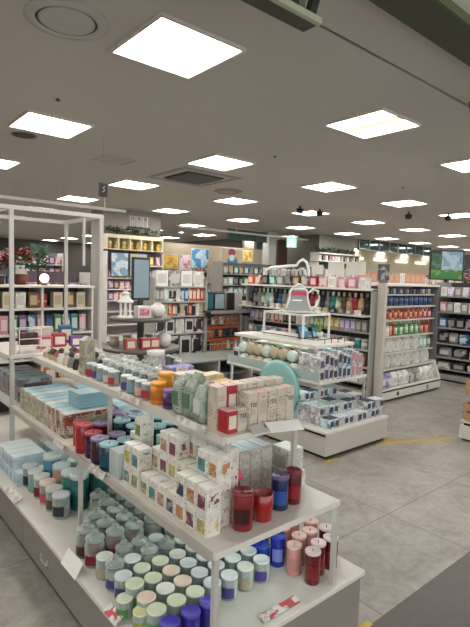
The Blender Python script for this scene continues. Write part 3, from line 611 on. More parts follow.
for k in range(6):
    y = 3.2 + (k % 3) * .1; x = 1.21 + .14 * (k // 3)
    t = empty('ornament_house', (x, y, ZT), f'small wooden ornament house with {["red", "dark", "cream"][k % 3]} roof, {ORD[k]} at the far end of the top shelf', 'ornament', 'little ornament houses')
    obj('house_body', G().box(-.03, .03, -.03, .03, 0, .04, .002), mat('#c8b48c', .6), t); obj('roof', G().prism([(-.037, .04), (.037, .04), (0, .072)], -.034, .034), mat(['#8f2a2c', '#2f2a26', '#d8cfb8'][k % 3], .5), t)
# top shelf of the tall framed unit: little wire rack, gift boxes, poinsettia
t = empty('wire_rack', (1.14, 3.62, .97), 'small white wire rack with dark basket on the tall unit shelf', 'rack')
g = G()
for x in (-.075, .075):
    g.tube([(x, -.05, 0), (x, -.05, .17), (x, .05, .17), (x, .05, 0)], .004, 6)
for z in (.05, .1, .17): g.tube([(-.075, -.05, z), (.075, -.05, z)], .004, 6); g.tube([(-.075, .05, z), (.075, .05, z)], .004, 6)
obj('wire_frame', g, mat('#e4e2dc', .4), t); obj('basket', G().box(-.06, .06, -.035, .04, .055, .14, .004), pr('#3a302c', '#7a2a2c', '#15100e', 1.5), t)
for k, (x, y, z, w_, h_, c, nm) in enumerate([(1.3, 3.75, .97, .11, .09, '#b85a68', 'pink'), (1.43, 3.8, .97, .1, .1, '#a83a44', 'dusty red'), (1.55, 3.75, .97, .1, .08, '#7a4a8c', 'violet'), (1.36, 3.95, .97, .14, .14, '#d4c8b8', 'cream'), (1.55, 3.98, .97, .1, .14, '#3f6a8c', 'blue')]):
    place(P_box(w_, .1, h_), 'gift_box', f'{nm} gift box standing on the shelf inside the tall white frame', 'box', (x, y, z), [mat(c, .5), mat('#e2d8d0', .5), mat(c, .4)], -.2, 'boxes inside the tall frame')
for k in range(4):
    place(P_box(.14, .16, .12), 'ribbon_box', f'{["dusty pink", "tan", "yellow olive", "wine red"][k]} box low inside the tall white frame', 'box', (1.1 + .15 * k, 3.64, ZM if False else ZM), [mat(['#b07a74', '#b09070', '#8f8a3c', '#5c2026'][k], .5), mat('#d8c4b8', .5), mat(['#c88c84', '#c4a480', '#a09a4c', '#6e2a30'][k], .5)], 0, 'boxes low inside the tall frame') if False else None

# ------------------------------------------------------------------ generic shelf filling
PAL = dict(
 white=('#e8e6e0', '#cfccc4'), pink=('#c98a94', '#e4ccd0'), purple=('#76557c', '#cbb8cc'), blue=('#3a6a94', '#c4d4dc'), navy=('#1c2c4c', '#44608c'), black=('#26242a', '#8c8a88'),
 orange=('#c8673a', '#e8d8c8'), rust=('#a04024', '#d8a488'), green=('#4c8a54', '#d0dcc4'), teal=('#3c8080', '#c4dcd8'), red=('#a8303a', '#e0c8c4'), yellow=('#c8a848', '#ece0b4'),
 window=('#dcdad4', '#2c2c30'), tealwin=('#2a5658', '#dfe6e2'), salmon=('#c48c70', '#cf9c80'),
 grey=('#8c8a86', '#c4c2bc'), cream=('#cfc4ac', '#b4a484'), brown=('#6c5038', '#c4ac88'), mint=('#a8ccc0', '#e4ece8'), lilac=('#a494c0', '#dcd4e4'))
SHELFW = 'top second third fourth fifth sixth seventh'.split()
LABS = set()
STUFF = {}; STUFFM = {}
def add_stuff(key, mats, loc, rz):
    M_ = Matrix.Translation(loc) @ Matrix.Rotation(rz, 4, 'Z')
    for (n_, g_), m_ in zip(PROTO[key]['parts'], mats):
        G_ = STUFF.setdefault(m_.name, G()); STUFFM[m_.name] = m_
        o_ = len(G_.v); G_.v += [tuple(M_ @ Vector(v)) for v in g_.v]; G_.f += [tuple(i + o_ for i in f) for f in g_.f]; G_.s += g_.s
def fill(fix, ox, oy, face, a0, a1, zs, spec, group, shelves=None, split=False, stuff=False):
    """rows of goods. face 'S': looking to -y, a = x ; face 'W': looking to -x, a = y (left is larger y). spec per shelf: (kind, w, d, h, palette list[, stack])"""
    for si, (z, sp) in enumerate(zip(zs, spec)):
        if not sp: continue
        kind, w_, d_, h_, cols = sp[:5]; stack = sp[5] if len(sp) > 5 else 1; gap = sp[6] if len(sp) > 6 else .008
        n = int((a1 - a0) / (w_ + gap)); st = (a1 - a0) / n
        for i in range(n):
            c = cols[int(i * len(cols) / n)] if sp[-1] == 'blocks' else cols[(i * 7 + si * 3 + i // 3) % len(cols)]
            if c is None: continue
            b, l_ = PAL[c]
            for q in range(stack):
                a = a0 + (i + .5) * st if face == 'S' else a1 - (i + .5) * st
                hh = h_
                loc = (a, oy + d_ / 2, z + q * (hh + .002)) if face == 'S' else (ox + d_ / 2, a, z + q * (hh + .002))
                rz = 0 if face == 'S' else -PI / 2
                lay = '' if stack == 1 else ['lower ', 'upper ', 'third '][q]
                nm = {'box': 'boxed item', 'bottle': 'bottle', 'pack': 'hanging pack', 'bag': 'pouch', 'can': 'tub', 'cube': 'carton'}[kind]
                nn = {'box': 'product_box', 'bottle': 'bottle', 'pack': 'hanging_pack', 'bag': 'refill_pouch', 'can': 'tub', 'cube': 'carton'}[kind]
                c_ = dict(window='dark windowed white', tealwin='teal windowed').get(c, c); lab = f'{lay}{c_} {nm}, {ORD[i]} from left on {(shelves or SHELFW)[si]} shelf of {fix}'
                k = {'box': P_box, 'cube': P_cube}.get(kind)
                if kind in ('box', 'cube'): key = k(w_, d_, hh)
                elif kind == 'bottle': key = P_bottle(w_ / 2, hh)
                elif kind == 'can': key = P_can(w_ / 2, hh)
                elif kind == 'pack': key = P_pack(w_, hh)
                else: key = P_bag(w_, d_, hh)
                ms = [pr(b, l_, '#3c3a3c', .8, .6, .6) if (i + si) % 2 else mat(b, .45), mat(l_, .45), mat(l_ if i % 2 else b, .4), pr(l_, b, '#3c3a3c', .8, .6, .6)]
                if kind == 'pack': ms = [mat(l_, .5), mat(b, .3, coat=.4), mat(b, .5)]
                if stuff: add_stuff(key, ms, loc, rz); continue
                place(key, nn, lab, dict(box='box', cube='box', bottle='bottle', pack='pack', bag='pouch', can='tub')[kind], loc, ms, rz, group, split)
def unit(name, label, cat, x0, x1, y0, y1, zs, ztop, face, m=None, back=None, base=.15, group=None, drawers=0, ends=True, th=.022, rail=None, deep=None):
    """shelf unit standing on the floor: base, back panel, end panels, shelves at zs (tops)"""
    m = m or WHT; t = empty(name, (0, 0, 0), label, cat, group)
    obj('base', G().box(x0, x1, y0, y1, 0.03, base, .004), m, t); obj('plinth', G().box(x0 + .02, x1 - .02, y0 + .02, y1 - .02, 0, .03), DK, t)
    if face == 'S':
        obj('back_panel', G().box(x0, x1, y1 - .02, y1, base, ztop), back or mat('#b8b4ac', .5), t)
        if ends:
            for x in (x0 - .02, x1): obj('end_panel', G().box(x, x + .02, y0, y1, 0, ztop), m, t)
    else:
        obj('back_panel', G().box(x1 - .02, x1, y0, y1, base, ztop), back or mat('#b8b4ac', .5), t)
        if ends:
            for y in (y0 - .02, y1): obj('end_panel', G().box(x0, x1, y, y + .02, 0, ztop), m, t)
    for z in zs:
        s_ = obj('shelf', G().box(x0, x1, y0, y1, z - th, z, .003), m, t)
        if rail: obj('price_rail', G().box(x0, x1, y0 - .006, y0 - .0005, z - .035, z + .006) if face == 'S' else G().box(x0 - .006, x0 - .0005, y0, y1, z - .035, z + .006), rail, s_)
    return t
# ------------------------------------------------------------------ second gondola (G2)
t = empty('display_gondola', (0, 0, 0), 'white low gondola island in mid aisle with stacked boxes and rolled mats', 'shelf unit')
X0, X1, Y0, Y1 = 3.28, 4.23, 2.61, 4.14
obj('base_cabinet', G().box(X0 + .01, X1 - .01, Y0 + .01, Y1, .03, .222), mat('#c4beb4', .5, var=.02), t); obj('plinth', G().box(X0 + .03, X1 - .03, Y0 + .03, Y1 - .03, 0, .03), DK, t)
obj('base_deck', G().box(X0, X1, Y0, Y1, .222, .244, .004), WHT, t); obj('edge_band', G().box(X0 - .004, X0, Y0 + .01, Y1, .205, .222), DK, t)
shelf(t, 3.40, 4.11, 2.80, 4.12, .628, name='middle_shelf'); shelf(t, 3.48, 4.06, 2.93, 4.1, .94, .03, name='top_shelf')
for x, y in ((3.42, 2.82), (4.09, 2.82), (3.42, 4.05), (4.09, 4.05)): post(t, x, y, .244, .605)
for x, y in ((3.5, 2.95), (4.04, 2.95), (3.5, 4.0), (4.04, 4.0)): post(t, x, y, .628, .91)
obj('glass_front', G().box(3.402, 3.406, 2.82, 4.1, .629, .71), glass('#dfeeee', .8), t)
obj('light_strip', G().box(3.46, 3.48, 2.9, 4.05, .594, .604), emit('#d8fff8', 3.5), t); obj('light_strip', G().box(3.74, 3.76, 3.0, 4.05, .9, .909), emit('#e8fffa', 3.0), t)
obj('price_card', G().box(3.44, 3.6, 2.925, 2.929, .9, .935), mat('#f2f0ea', .3), t) if False else None
BW = pr('#dcdad8', '#b4b2bc', '#3a3844', 1.3, .7, .52); BT = pr('#cfe0e4', '#6f9cb0', '#2c3444', 1.2, .66, .58)
# boxes on the middle shelf
k = 0
for ix in range(10):
    for iy in range(2):
        for iz in range(2):
            place(P_box(.06, .13, .105 + .012 * ((ix * 5 + iy) % 3)), 'patterned_box', f'black and white patterned box, {ORD[ix]} from left, {["front", "back"][iy]} row, {["bottom", "middle", "top"][iz]} layer on island middle shelf', 'box', (3.445 + ix * .065, 2.885 + iy * .135, .628 + iz * (.107 + .012 * ((ix * 5 + iy) % 3))), [BW if ix not in (5, 6) else BT, mat(['#3a3844', '#44507a', '#4c3c40'][(ix + iz) % 3] if ix < 7 else '#c88c94', .5), mat('#d8e2e4' if iz else '#c0c0c8', .4)], 0, 'patterned boxes on the island middle shelf'); k += 1
# rolled mats to the left
for iy in range(7):
    for iz in range(2):
        y = 3.17 + iy * .118 + iz * .02
        t2 = empty('rolled_mat', (3.6, y, .628 + .062 + iz * .12), f'{["cream", "tan"][iz]} rolled mat with dark band, {ORD[iy]} back in the {["lower", "upper"][iz]} row on the island', 'rolled mat', 'rolled mats on the island', -PI/2)
        key = 'roll'
        if key not in PROTO:
            import itertools
            a = G().lathe([(.001, -.18), (.05, -.18), (.057, -.165), (.057, .165), (.05, .18), (.001, .18)], 16); rot = lambda G_: [setattr(G_, 'v', [(x_, z_, y_) for x_, y_, z_ in G_.v])]
            rot(a); b = G().lathe([(.0585, -.08), (.0585, -.05)], 16); rot(b); c = G().lathe([(.059, -.13), (.059, -.11)], 16); rot(c)
            proto(key, [('roll', a), ('band', b), ('tie', c)]); PROTO[key]['ms'] = [mesh(n_, [g_]) for n_, g_ in PROTO[key]['parts']]
        for (n_, _), me, m_ in zip(PROTO[key]['parts'], PROTO[key]['ms'], [mat('#cfc0a0' if iz == 0 else '#c4b698', .8, var=.2, vs=30) if iy % 3 else mat('#d9e6e0', .6), mat('#3a342c' if iy % 2 else '#dfe9e6', .7), mat('#8c7a60', .7)]): obj(n_, me, m_, t2)
for iy in range(1):
    place(P_box(.1, .2, .16), 'storage_carton', f'clear white carton with dark window, {ORD[iy]} at the far left of the island middle shelf', 'box', (3.52, 3.99 + iy * .11, .628), [mat('#c4cfcc', .4), mat('#3a3a3c', .5), mat('#d9e2e0', .4)], -PI/2, 'white cartons at the left of the island')
# boxes on the base deck
for ix in range(12):
    for iy in range(4):
        n = [1, 2, 2, 3][iy] if ix < 8 else [2, 1, 2, 2][iy]
        for iz in range(n):
            place(P_box(.064, .115, .08), 'patterned_box', f'white navy print box on island base, {ORD[ix]} from left, {ORD[iy]} row, layer {ORD[iz]} up', 'box', (3.42 + ix * .0685, 2.72 + iy * .12, .244 + iz * .082), [BW if (ix + iy) % 3 else BT, mat(['#2c3450', '#4a4a58', '#c0bcc0'][(ix + iz) % 3], .5), mat(['#2e3a54', '#d8e6e8', '#c9d4da', '#e0e4e2'][(ix // 2 + iy) % 4], .4)], 0, 'navy print boxes on the island base')
t = empty('round_cushion', (3.262, 3.2, .36), 'big pale teal round disc cushion leaning on the left side of the island', 'cushion')
g = G().lathe([(.001, -.025), (.235, -.025), (.26, -.012), (.26, .012), (.235, .025), (.001, .025)], 36); g.v = [(z_, x_, y_) for x_, y_, z_ in g.v]
# a pile of wrapped teal discs: the front one leans against the deck
bpy.data.objects.remove(t)
t = empty('round_cushion', (3.355, 3.27, .508), 'big pale teal round disc standing on the island base at its left side', 'cushion')
obj('disc', g, mat('#8fc0bb', .35, coat=.5), t, (0, 0, 0), 0); g2 = G().lathe([(.261, -.012), (.264, 0), (.261, .012)], 36); g2.v = [(z_, x_, y_) for x_, y_, z_ in g2.v]; obj('rim', g2, mat('#6fa39e', .4), t)
for k in range(2):
    y = 3.66 + k * .21
    place(P_bag(.19, .2, .2), 'wrapped_towel', f'clear wrapped {["aqua", "white", "blue"][k % 3]} towel pack, {ORD[k]} behind the teal disc on the island base', 'towel', (3.4, y, .244), [mat(['#9cc4c0', '#cfdcd8', '#3f86a8'][k % 3], .4, coat=.5), mat('#e3ece8', .4)], -PI/2, 'wrapped towels on the island base')
# things on top of the island
t = empty('wire_display_frame', (3.66, 3.42, .94), 'white open square display frame on top of the island with glass jar cutout above', 'display frame')
g = G()
FX0, FX1, FY0, FY1, FH = 0, .4, -.16, .4, .24
for x in (FX0, FX1):
    for y in (FY0, FY1): obj('post', G().box(x - .009, x + .009, y - .009, y + .009, 0, FH), mat('#e6e4de', .4), t)
for a in ((FX0, FX1, FY0 - .01, FY0 + .01), (FX0, FX1, FY1 - .01, FY1 + .01), (FX0 - .01, FX0 + .01, FY0, FY1), (FX1 - .01, FX1 + .01, FY0, FY1)): obj('rail', G().box(*a, FH, FH + .02), mat('#e6e4de', .4), t)
obj('glass_top', G().box(.012, FX1 - .012, FY0 + .012, FY1 - .012, FH + .004, FH + .012), glass('#dfe8e6', .6), t)
g = G()
for k in range(5): g.tube([(.0 + k * .1, -.44, .001), (.0 + k * .1, -.44, .045)], .004, 6)
g.tube([(-.12, -.44, .045), (.4, -.44, .045)], .004, 6); g.tube([(-.13, -.43, .045), (-.13, .55, .045)], .004, 6)
tag(obj('wire_fence', g, mat('#2a2826', .4), None, (3.66, 3.42, .94)), 'thin dark wire guard rail along the front of the island top', 'rail')
for k, (x, y, c, nm, h) in enumerate([(3.78, 3.34, '#2f8fc0', 'bright blue', .13), (3.93, 3.33, '#2878b4', 'deep blue', .115)]):
    t = empty('tablet_stand', (x, y, .94), f'{nm} picture screen leaning inside the white display frame', 'screen')
    o1 = obj('case', G().box(-.085 if k == 0 else -.04, .07, -.006, .006, .01, .01 + h, .003), mat('#16181c', .3), t); o1.rotation_euler = (-.25, 0, 0)
    o2 = obj('picture', G().box(-.075 if k == 0 else -.03, .06, -.009, -.0062, .018, h), pr(c, '#9cd0e8', '#0f4a70', .6, .6, .66), t); o2.rotation_euler = (-.25, 0, 0)
    obj('foot', G().box(-.04, .04, -.02, .06, 0, .008), mat('#16181c', .4), t)
t = empty('potted_plant', (4.0, 3.36, .94), 'small white bowl planter with bright green leaves inside the display frame', 'plant')
obj('bowl', G().lathe([(.03, 0), (.052, .02), (.06, .06), (.054, .06), (.001, .05)], 18), mat('#e6e4dc', .35), t)
g = G(); 
for k in range(14): a = k * .45; r = .018 + .012 * (k % 3); g.ball((r * math.cos(a), r * math.sin(a), .07 + .02 * (k % 4)), .014, .02, .02, 6, 5)
obj('foliage', g, mat('#86a83c', .6, var=.3, vs=60), t)
# kettle shaped cutout on the frame top
t = empty('pitcher_sign', (3.84, 3.5, 1.2), 'white outlined pitcher shaped display sign with red label standing on the frame', 'sign')
out = [(-.14, 0), (-.13, .05), (-.1, .13), (-.1, .2), (-.075, .235), (.075, .235), (.1, .2), (.1, .13), (.13, .05), (.14, 0)]
obj('body_outline', G().tube([(x, 0, z + .012) for x, z in out], .012, 8, True), mat('#e4e4e0', .35), t)
obj('body_panel', G().prism([(x * .93, z * .93 + .015) for x, z in out], -.004, .004), glass('#b4b8ba', .45), t)
obj('handle', G().tube([(.1, 0, .2), (.16, 0, .25), (.22, 0, .23), (.235, 0, .15), (.2, 0, .07), (.14, 0, .03)], .012, 8), mat('#e4e4e0', .35), t)
obj('lid', G().tube([(-.07, 0, .245), (-.04, 0, .285), (0, 0, .3), (.04, 0, .285), (.07, 0, .245)], .011, 8), mat('#e4e4e0', .35), t)
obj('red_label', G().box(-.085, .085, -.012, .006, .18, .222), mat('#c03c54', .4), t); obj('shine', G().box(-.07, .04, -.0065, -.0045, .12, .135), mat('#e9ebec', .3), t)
for k, s_ in enumerate((.06,)): obj('shelf_tray', G().box(-.15, .2, -.05, .05, -.003, .01, .003), mat('#c9cac8', .4), t)
t.scale = (.98, .98, .98); t.rotation_euler = (0, 0, -.5)
# arched wire header behind
t = empty('arch_header', (5.3, 5.25, 1.0), 'white wire arch header with grid above the long unit behind the island', 'display frame')
g = G(); pts_ = [(-.3, 0, .46)] + [(-.3 + .12 * (1 - math.cos(q)), 0, .46 + .12 * math.sin(q)) for q in (.5, 1.0, 1.57)] + [(.18, 0, .6), (.22, 0, .64), (.27, 0, .66), (.32, 0, .63), (.35, 0, .56), (.36, 0, .44)]
g.tube(pts_, .015, 8); obj('arch', g, mat('#f0f0ee', .3), t)
g = G()
for z in (.36, .48, .55): g.tube([(-.3, 0, z), (.36, 0, z)], .005, 6)
for k in range(7): g.tube([(-.3 + k * .11, 0, .45), (-.3 + k * .11, 0, .58)], .0045, 6)
obj('wire_grid', g, mat('#c9cac6', .35), t); obj('hoop', G().tube([(.26 + .07 * math.cos(q * PI / 8), -.012, .5 + .07 * math.sin(q * PI / 8)) for q in range(16)], .008, 6, True), mat('#e2e2de', .35), t)
t.rotation_euler = (0, 0, -PI/2); t.scale = (1.4, 1, 1.4); t.location = (5.3, 5.15, .9)
for k in range(0):
    place(P_bottle(.032, .15), 'spray_bottle', f'small bottle on island top behind the frame, {ORD[k]} from the left', 'bottle', (3.54 + .08 * k, 4.46, .94), [mat(['#4c8a44', '#d9dcd6', '#c04a3c', '#e0e0dc'][k % 4], .4), mat('#e0e0da', .4), mat(['#e4e4dc', '#4c9a54'][k % 2], .4)], 0, 'bottles on the island top')
# yellow floor tape
def tape(p0, p1, w_, label):
    a = Vector((*p0, 0)); b = Vector((*p1, 0)); d = (b - a).normalized(); n_ = Vector((-d.y, d.x, 0)) * w_ / 2
    vs = [a - n_, a + n_, b + n_, b - n_]; g = G().add([(*v[:2], 0.0005) for v in vs] + [(*v[:2], .0022) for v in vs], [(0, 1, 2, 3), (7, 6, 5, 4), (0, 4, 5, 1), (1, 5, 6, 2), (2, 6, 7, 3), (3, 7, 4, 0)])
    tag(obj('floor_tape', g, mat('#c8a838', .5, var=.2, vs=20)), label, 'tape', 'yellow floor tape')
tape((4.1, 2.58), (4.83, 2.25), .05, 'long yellow floor tape from the island corner towards the wooden crate stand')
tape((3.24, 2.585), (3.42, 2.595), .03, 'short yellow floor tape at the near corner of the island')
tape((4.0, 2.60), (4.26, 2.60), .03, 'short yellow floor tape at the right corner of the island')
tape((1.79, 1.2), (1.88, 1.2), .03, 'bit of yellow floor tape at the corner of the candle gondola base')
# ------------------------------------------------------------------ round tiered table
t = empty('tiered_table', (2.15, 3.8, 0), 'dark round two-tier display table with lantern and vases behind the candles', 'table')
tl = mat('#5a5550', .35)
obj('foot', G().lathe([(.3, 0), (.3, .02), (.05, .04), (.04, .06)], 28), tl, t); obj('column', G().lathe([(.03, .05), (.03, 1.18)], 14), tl, t)
obj('bottom_tier', G().lathe([(.001, .68), (.42, .68), (.43, .7), (.42, .72), (.001, .72)], 40), mat('#a8a49c', .35), t)
obj('middle_tier', G().lathe([(.001, .895), (.33, .895), (.34, .905), (.34, .92), (.33, .925), (.001, .925)], 40), tl, t)
obj('top_tier', G().lathe([(.001, 1.15), (.26, 1.15), (.27, 1.16), (.27, 1.172), (.26, 1.178), (.001, 1.178)], 40), tl, t)
t = empty('lantern', (1.98, 3.76, 1.178), 'white metal candle lantern with ring handle on the top tier of the round table', 'lantern')
wm = mat('#e9e8e4', .35)
obj('lantern_base', G().lathe([(.07, 0), (.07, .012), (.055, .02), (.001, .02)], 8), wm, t)
for k in range(6): a = k * PI / 3; obj('bar', G().box(.045 * math.cos(a) - .007, .045 * math.cos(a) + .007, .045 * math.sin(a) - .007, .045 * math.sin(a) + .007, .018, .13), wm, t)
obj('candle', G().lathe([(.022, .02), (.022, .08), (.001, .08)], 12), mat('#d8d4c4', .6), t)
obj('roof', G().lathe([(.068, .13), (.068, .138), (.03, .175), (.028, .2), (.04, .205), (.012, .225), (.001, .228)], 12), wm, t)
obj('ring', G().tube([(.022 * math.cos(q * PI / 6), 0, .243 + .022 * math.sin(q * PI / 6)) for q in range(12)], .003, 6, True), wm, t)
place(P_box(.12, .1, .1), 'gift_box', 'white box with pink window panes between lantern and white vase', 'box', (2.12, 3.72, 1.178), [mat('#d9d2d0', .5), pr('#b8405c', '#d8909c', '#e8e0dc', 2, .5, .6), mat('#d9d4d0', .5)], -.15)
def vase(x, y, z, lab): 
    t = empty('vase', (x, y, z), lab, 'vase'); obj('vase_body', G().lathe([(.03, 0), (.055, .02), (.068, .06), (.058, .1), (.03, .115), (.028, .12), (.001, .116)], 24), mat('#e2e0dc', .3), t); obj('rim', G().lathe([(.03, .116), (.034, .12), (.03, .124), (.024, .12)], 20), mat('#f0eeea', .3), t)
vase(2.27, 3.72, 1.178, 'round white ceramic vase on the top tier beside the pink windowed box'); vase(2.3, 3.66, .925, 'round white ceramic vase on the middle tier beside the red boxes')
for k, (x, y, c, nm) in enumerate([(1.96, 3.64, '#b8584c', 'red and cream boxed mug under the lantern'), (2.09, 3.62, '#b03a34', 'left bright red windowed box'), (2.175, 3.62, '#c0504a', 'right bright red windowed box')]):
    place(P_box(.085, .085, .09), 'gift_box', f'{nm} on the middle tier of the round table', 'box', (x, y, .925), [mat(c, .5), mat('#ddcfbe', .5), mat('#c9a094', .5)], -.2)
for k, (x, y) in enumerate([(1.95, 3.9), (2.1, 3.95), (2.3, 3.9)]):
    place(P_can(.04, .09), 'mug', f'{["pinkish", "tan", "grey"][k]} mug at the back of the round table middle tier', 'mug', (x, y, .925), [mat(['#b8908c', '#a89878', '#8c8a88'][k], .4), mat('#d8d4cc', .4), mat('#c4b8ac', .4)])
place(P_can(.085, .19), 'storage_jar', 'large white textured jar with silver lid low in front of the round table', 'jar', (2.02, 3.42, .72), [mat('#d4d0cc', .5, var=.3, vs=60), mat('#c4c2bc', .3), pr('#d9d5d2', '#a8a4a4', '#8c8484', 1.5)], 0) if False else None
t = empty('ornate_jar', (1.62, 2.58, ZT - .001), 'x', 'jar'); bpy.data.objects.remove(t)
t = empty('glass_storage_jar', (1.47, 2.42, ZT), 'large pale textured glass jar with wide lid at the back of the top shelf', 'jar')
t.scale = (.62, .62, .78)
obj('jar_body', G().lathe([(.075, 0), (.09, .02), (.09, .13), (.07, .16), (.07, .17), (.001, .17)], 24), pr('#cfcac8', '#a8a2a4', '#8f8a8c', 1.2, .6, .6), t); obj('lid', G().lathe([(.082, .165), (.084, .2), (.075, .205), (.001, .205)], 24), mat('#dcdad6', .25, .3), t)
k = 0
for a in range(12):
    q = PI + a * .3; x, y = 2.15 + .33 * math.cos(q), 3.8 + .33 * math.sin(q)
    if abs(x - 2.2) < .12 and y < 3.55: continue
    place(P_jar(.035, .08), 'tumbler', f'small glass tumbler candle on the round table bottom tier, {ORD[k]} from the left', 'candle', (x, y, .72), [glass('#e4eeee', .7), mat(['#d0ccc8', '#b8c4c4', '#9c8aa8'][k % 3], .5), mat('#d8dedd', .3), mat(['#7c5c94', '#c4c0bc', '#b86c70'][k % 3], .5)], q + PI / 2, 'tumblers on the round table'); k += 1
# ------------------------------------------------------------------ right wall unit (unit 3) facing us at y 3.5
UX0, UX1, UY = 5.41, 6.93, 3.46
t = empty('shelf_unit', (0, 0, 0), 'white drugstore shelf unit with two drawers, full of bottles, at the right', 'shelf unit')
obj('base', G().box(UX0, UX1, UY + .01, 4.0, .03, .15), mat('#d0ccc4', .45), t); obj('plinth', G().box(UX0, UX1, UY + .04, 4.0, 0, .03), DK, t)
for k, (a, b) in enumerate(((UX0 + .01, 6.16), (6.18, UX1 - .01))):
    d = obj('drawer', G().box(a, b, UY, UY + .01, .035, .128, .003), mat('#d4d0c8', .4), t); obj('knob', G().lathe([(.001, -.012), (.028, -.012), (.03, 0)], 14), mat('#2b2826', .4), d, ((a + b) / 2, UY, .082)).rotation_euler = (PI/2, 0, 0)
    obj('shadow_gap', G().box(a, b, UY + .002, UY + .01, .13, .15), DK, t)
obj('base_deck', G().box(UX0, UX1, UY, 4.0, .15, .165, .003), WHT, t)
obj('back_panel', G().box(UX0, UX1, 3.98, 4.0, .15, 1.5), mat('#a4a29e', .6), t)
g = G().prism([(0, .15), (.04, .15), (.04, .165), (0, .36)], 0, .015)
for x in (UX0, UX1 - .02):
    obj('side_bracket', G().add([(x, 3.47, .165), (x + .02, 3.47, .165), (x, 3.56, .42), (x + .02, 3.56, .42), (x, 3.98, .165), (x + .02, 3.98, .165), (x, 3.98, .42), (x + .02, 3.98, .42)], [(0, 1, 3, 2), (4, 6, 7, 5), (2, 3, 7, 6), (0, 2, 6, 4), (1, 5, 7, 3), (0, 4, 5, 1)]), mat('#dedcd6', .35), t)
UZ = [1.225, 1.04, .82, .6, .385]
for z in UZ: obj('shelf', G().box(UX0 + .02, UX1 - .02, 3.6, 3.98, z - .02, z, .003), mat('#c8c4bc', .4), t)
obj('top_board', G().box(UX0, UX1, 3.56, 4.0, 1.49, 1.52, .004), WHT, t); obj('end_panel', G().box(UX1 - .02, UX1, 3.56, 3.98, .42, 1.49), mat('#6d6c70', .5), t)
obj('corner_post', G().box(5.33, 5.39, 3.43, 3.54, 0, 1.53, .01), mat('#bdb8ae', .4), t)
fill('right drugstore unit', 0, 3.62, 'S', UX0 + .05, UX1 - .06, UZ, [
    ('bottle', .062, .07, .17, ['black', 'black', 'navy', 'navy', 'navy', 'navy', 'navy', 'navy', 'navy', 'navy', 'navy'], 1, .0, 'blocks'),
    ('bottle', .062, .07, .165, ['grey', 'rust', 'rust', 'rust', 'rust', 'rust', 'rust', 'rust', 'red', 'red'], 1, .0, 'blocks'),
    ('bottle', .066, .07, .19, ['navy', 'white', 'rust', 'green', 'green', 'green', 'green', 'green', 'rust', 'rust'], 1, .0, 'blocks'),
    ('bag', .105, .12, .205, ['white', 'white', 'white', 'white', 'white', 'mint', 'green'], 1, .0, 'blocks'),
    ('bag', .115, .13, .205, ['grey', 'white', 'white', 'white', 'white', 'white'], 1, .01, 'blocks')], 'bottles and pouches in the right unit', ['top', 'second', 'third', 'fourth', 'fifth'], split=True)
fill('right drugstore unit', 0, 3.5, 'S', UX0 + .04, UX1 - .1, [.165], [('bag', .12, .12, .19, ['lilac', 'white', 'white', 'grey', 'white', 'white'], 1, .01, 'blocks')], 'pouches on the lowest deck', ['lowest'], split=True)
fill('right drugstore unit', 0, 3.66, 'S', UX0 + .05, UX1 - .06, [1.385], [('box', .06, .05, .07, ['black', 'grey', 'white', 'navy', 'navy'], 1, .02)], 'little boxes under the top board', ['uppermost'])
# the extra shelf for those little boxes
obj('shelf', G().box(UX0 + .02, UX1 - .02, 3.62, 3.98, 1.365, 1.385), mat('#c8c4bc', .4), t)
# ------------------------------------------------------------------ long unit facing left (C) x 5.25
CZ = [1.12, .9, .68, .46, .25]
t = unit('shelf_unit', 'long white drugstore shelf unit behind the island, facing left', 'shelf unit', 5.25, 5.43, 3.58, 5.9, CZ, 1.44, 'W', m=mat('#a5a29c', .45), back=mat('#3e3c3b', .6), ends=True)
obj('top_board', G().box(5.12, 5.44, 3.56, 5.9, 1.425, 1.45, .003), WHT, t)
obj('front_ledge', G().box(5.06, 5.25, 3.56, 5.9, 1.1, 1.12, .003), mat('#c9c6be', .4), t)
fill('long unit behind the island', 5.26, 0, 'W', 3.62, 5.88, CZ, [
    ('bottle', .085, .09, .27, ['black', 'grey', 'green', 'mint', 'black', 'navy', 'grey', 'black', 'brown', 'black', 'red', 'red', 'black', 'teal', 'green', 'brown', 'red', 'brown', 'black'], 1, .002, 'blocks'),
    ('box', .08, .08, .15, ['white', 'green', 'yellow', 'lilac', 'grey', 'orange', 'black'], 1, .004),
    ('can', .09, .09, .13, ['white', 'black', 'teal', 'pink', 'grey', 'lilac'], 1, .01),
    ('box', .09, .1, .16, ['white', 'pink', 'white', 'brown', 'grey'], 1, .01),
    ('box', .1, .1, .14, ['white', 'brown', 'pink', 'grey'], 1, .01)], 'goods in the long unit behind the island')
fill('long unit behind the island', 5.08, 0, 'W', 3.6, 5.85, [1.12], [('box', .07, .05, .06, ['white', 'grey', 'black', 'cream'], 1, .05)], 'testers on the ledge of the long unit', ['ledge'])
fill('long unit behind the island', 5.2, 0, 'W', 3.6, 5.85, [1.45], [('box', .12, .1, .14, ['orange', 'black', 'teal', 'grey', 'black', 'brown', 'grey', 'red', 'pink', 'white', 'pink', 'pink', 'white'], 1, .04, 'blocks')], 'boxes on the top board of the long unit', ['uppermost'])
for k, (x, y, w_, h_, c) in enumerate([(5.3, 4.18, .26, .17, '#d4d2cc'), (5.3, 3.86, .3, .17, '#d0cec6'), (5.3, 4.5, .2, .13, '#cfd0cc')]):
    t = empty('sign_board', (x, y, 1.62), f'plain pale {["square", "wide", "small"][k]} sign card above the long unit, {ORD[k]} from the far end', 'sign')
    obj('card', G().box(-.004, .004, -w_/2, w_/2, 0, h_), mat(c, .5), t, rz=0); obj('stem', G().box(-.006, .006, -.006, .006, -.17, 0), mat('#8a8884', .5), t)
t = empty('label_stand', (5.36, 3.49, 1.53), 'small dark lettered stand on top of the corner post', 'sign')
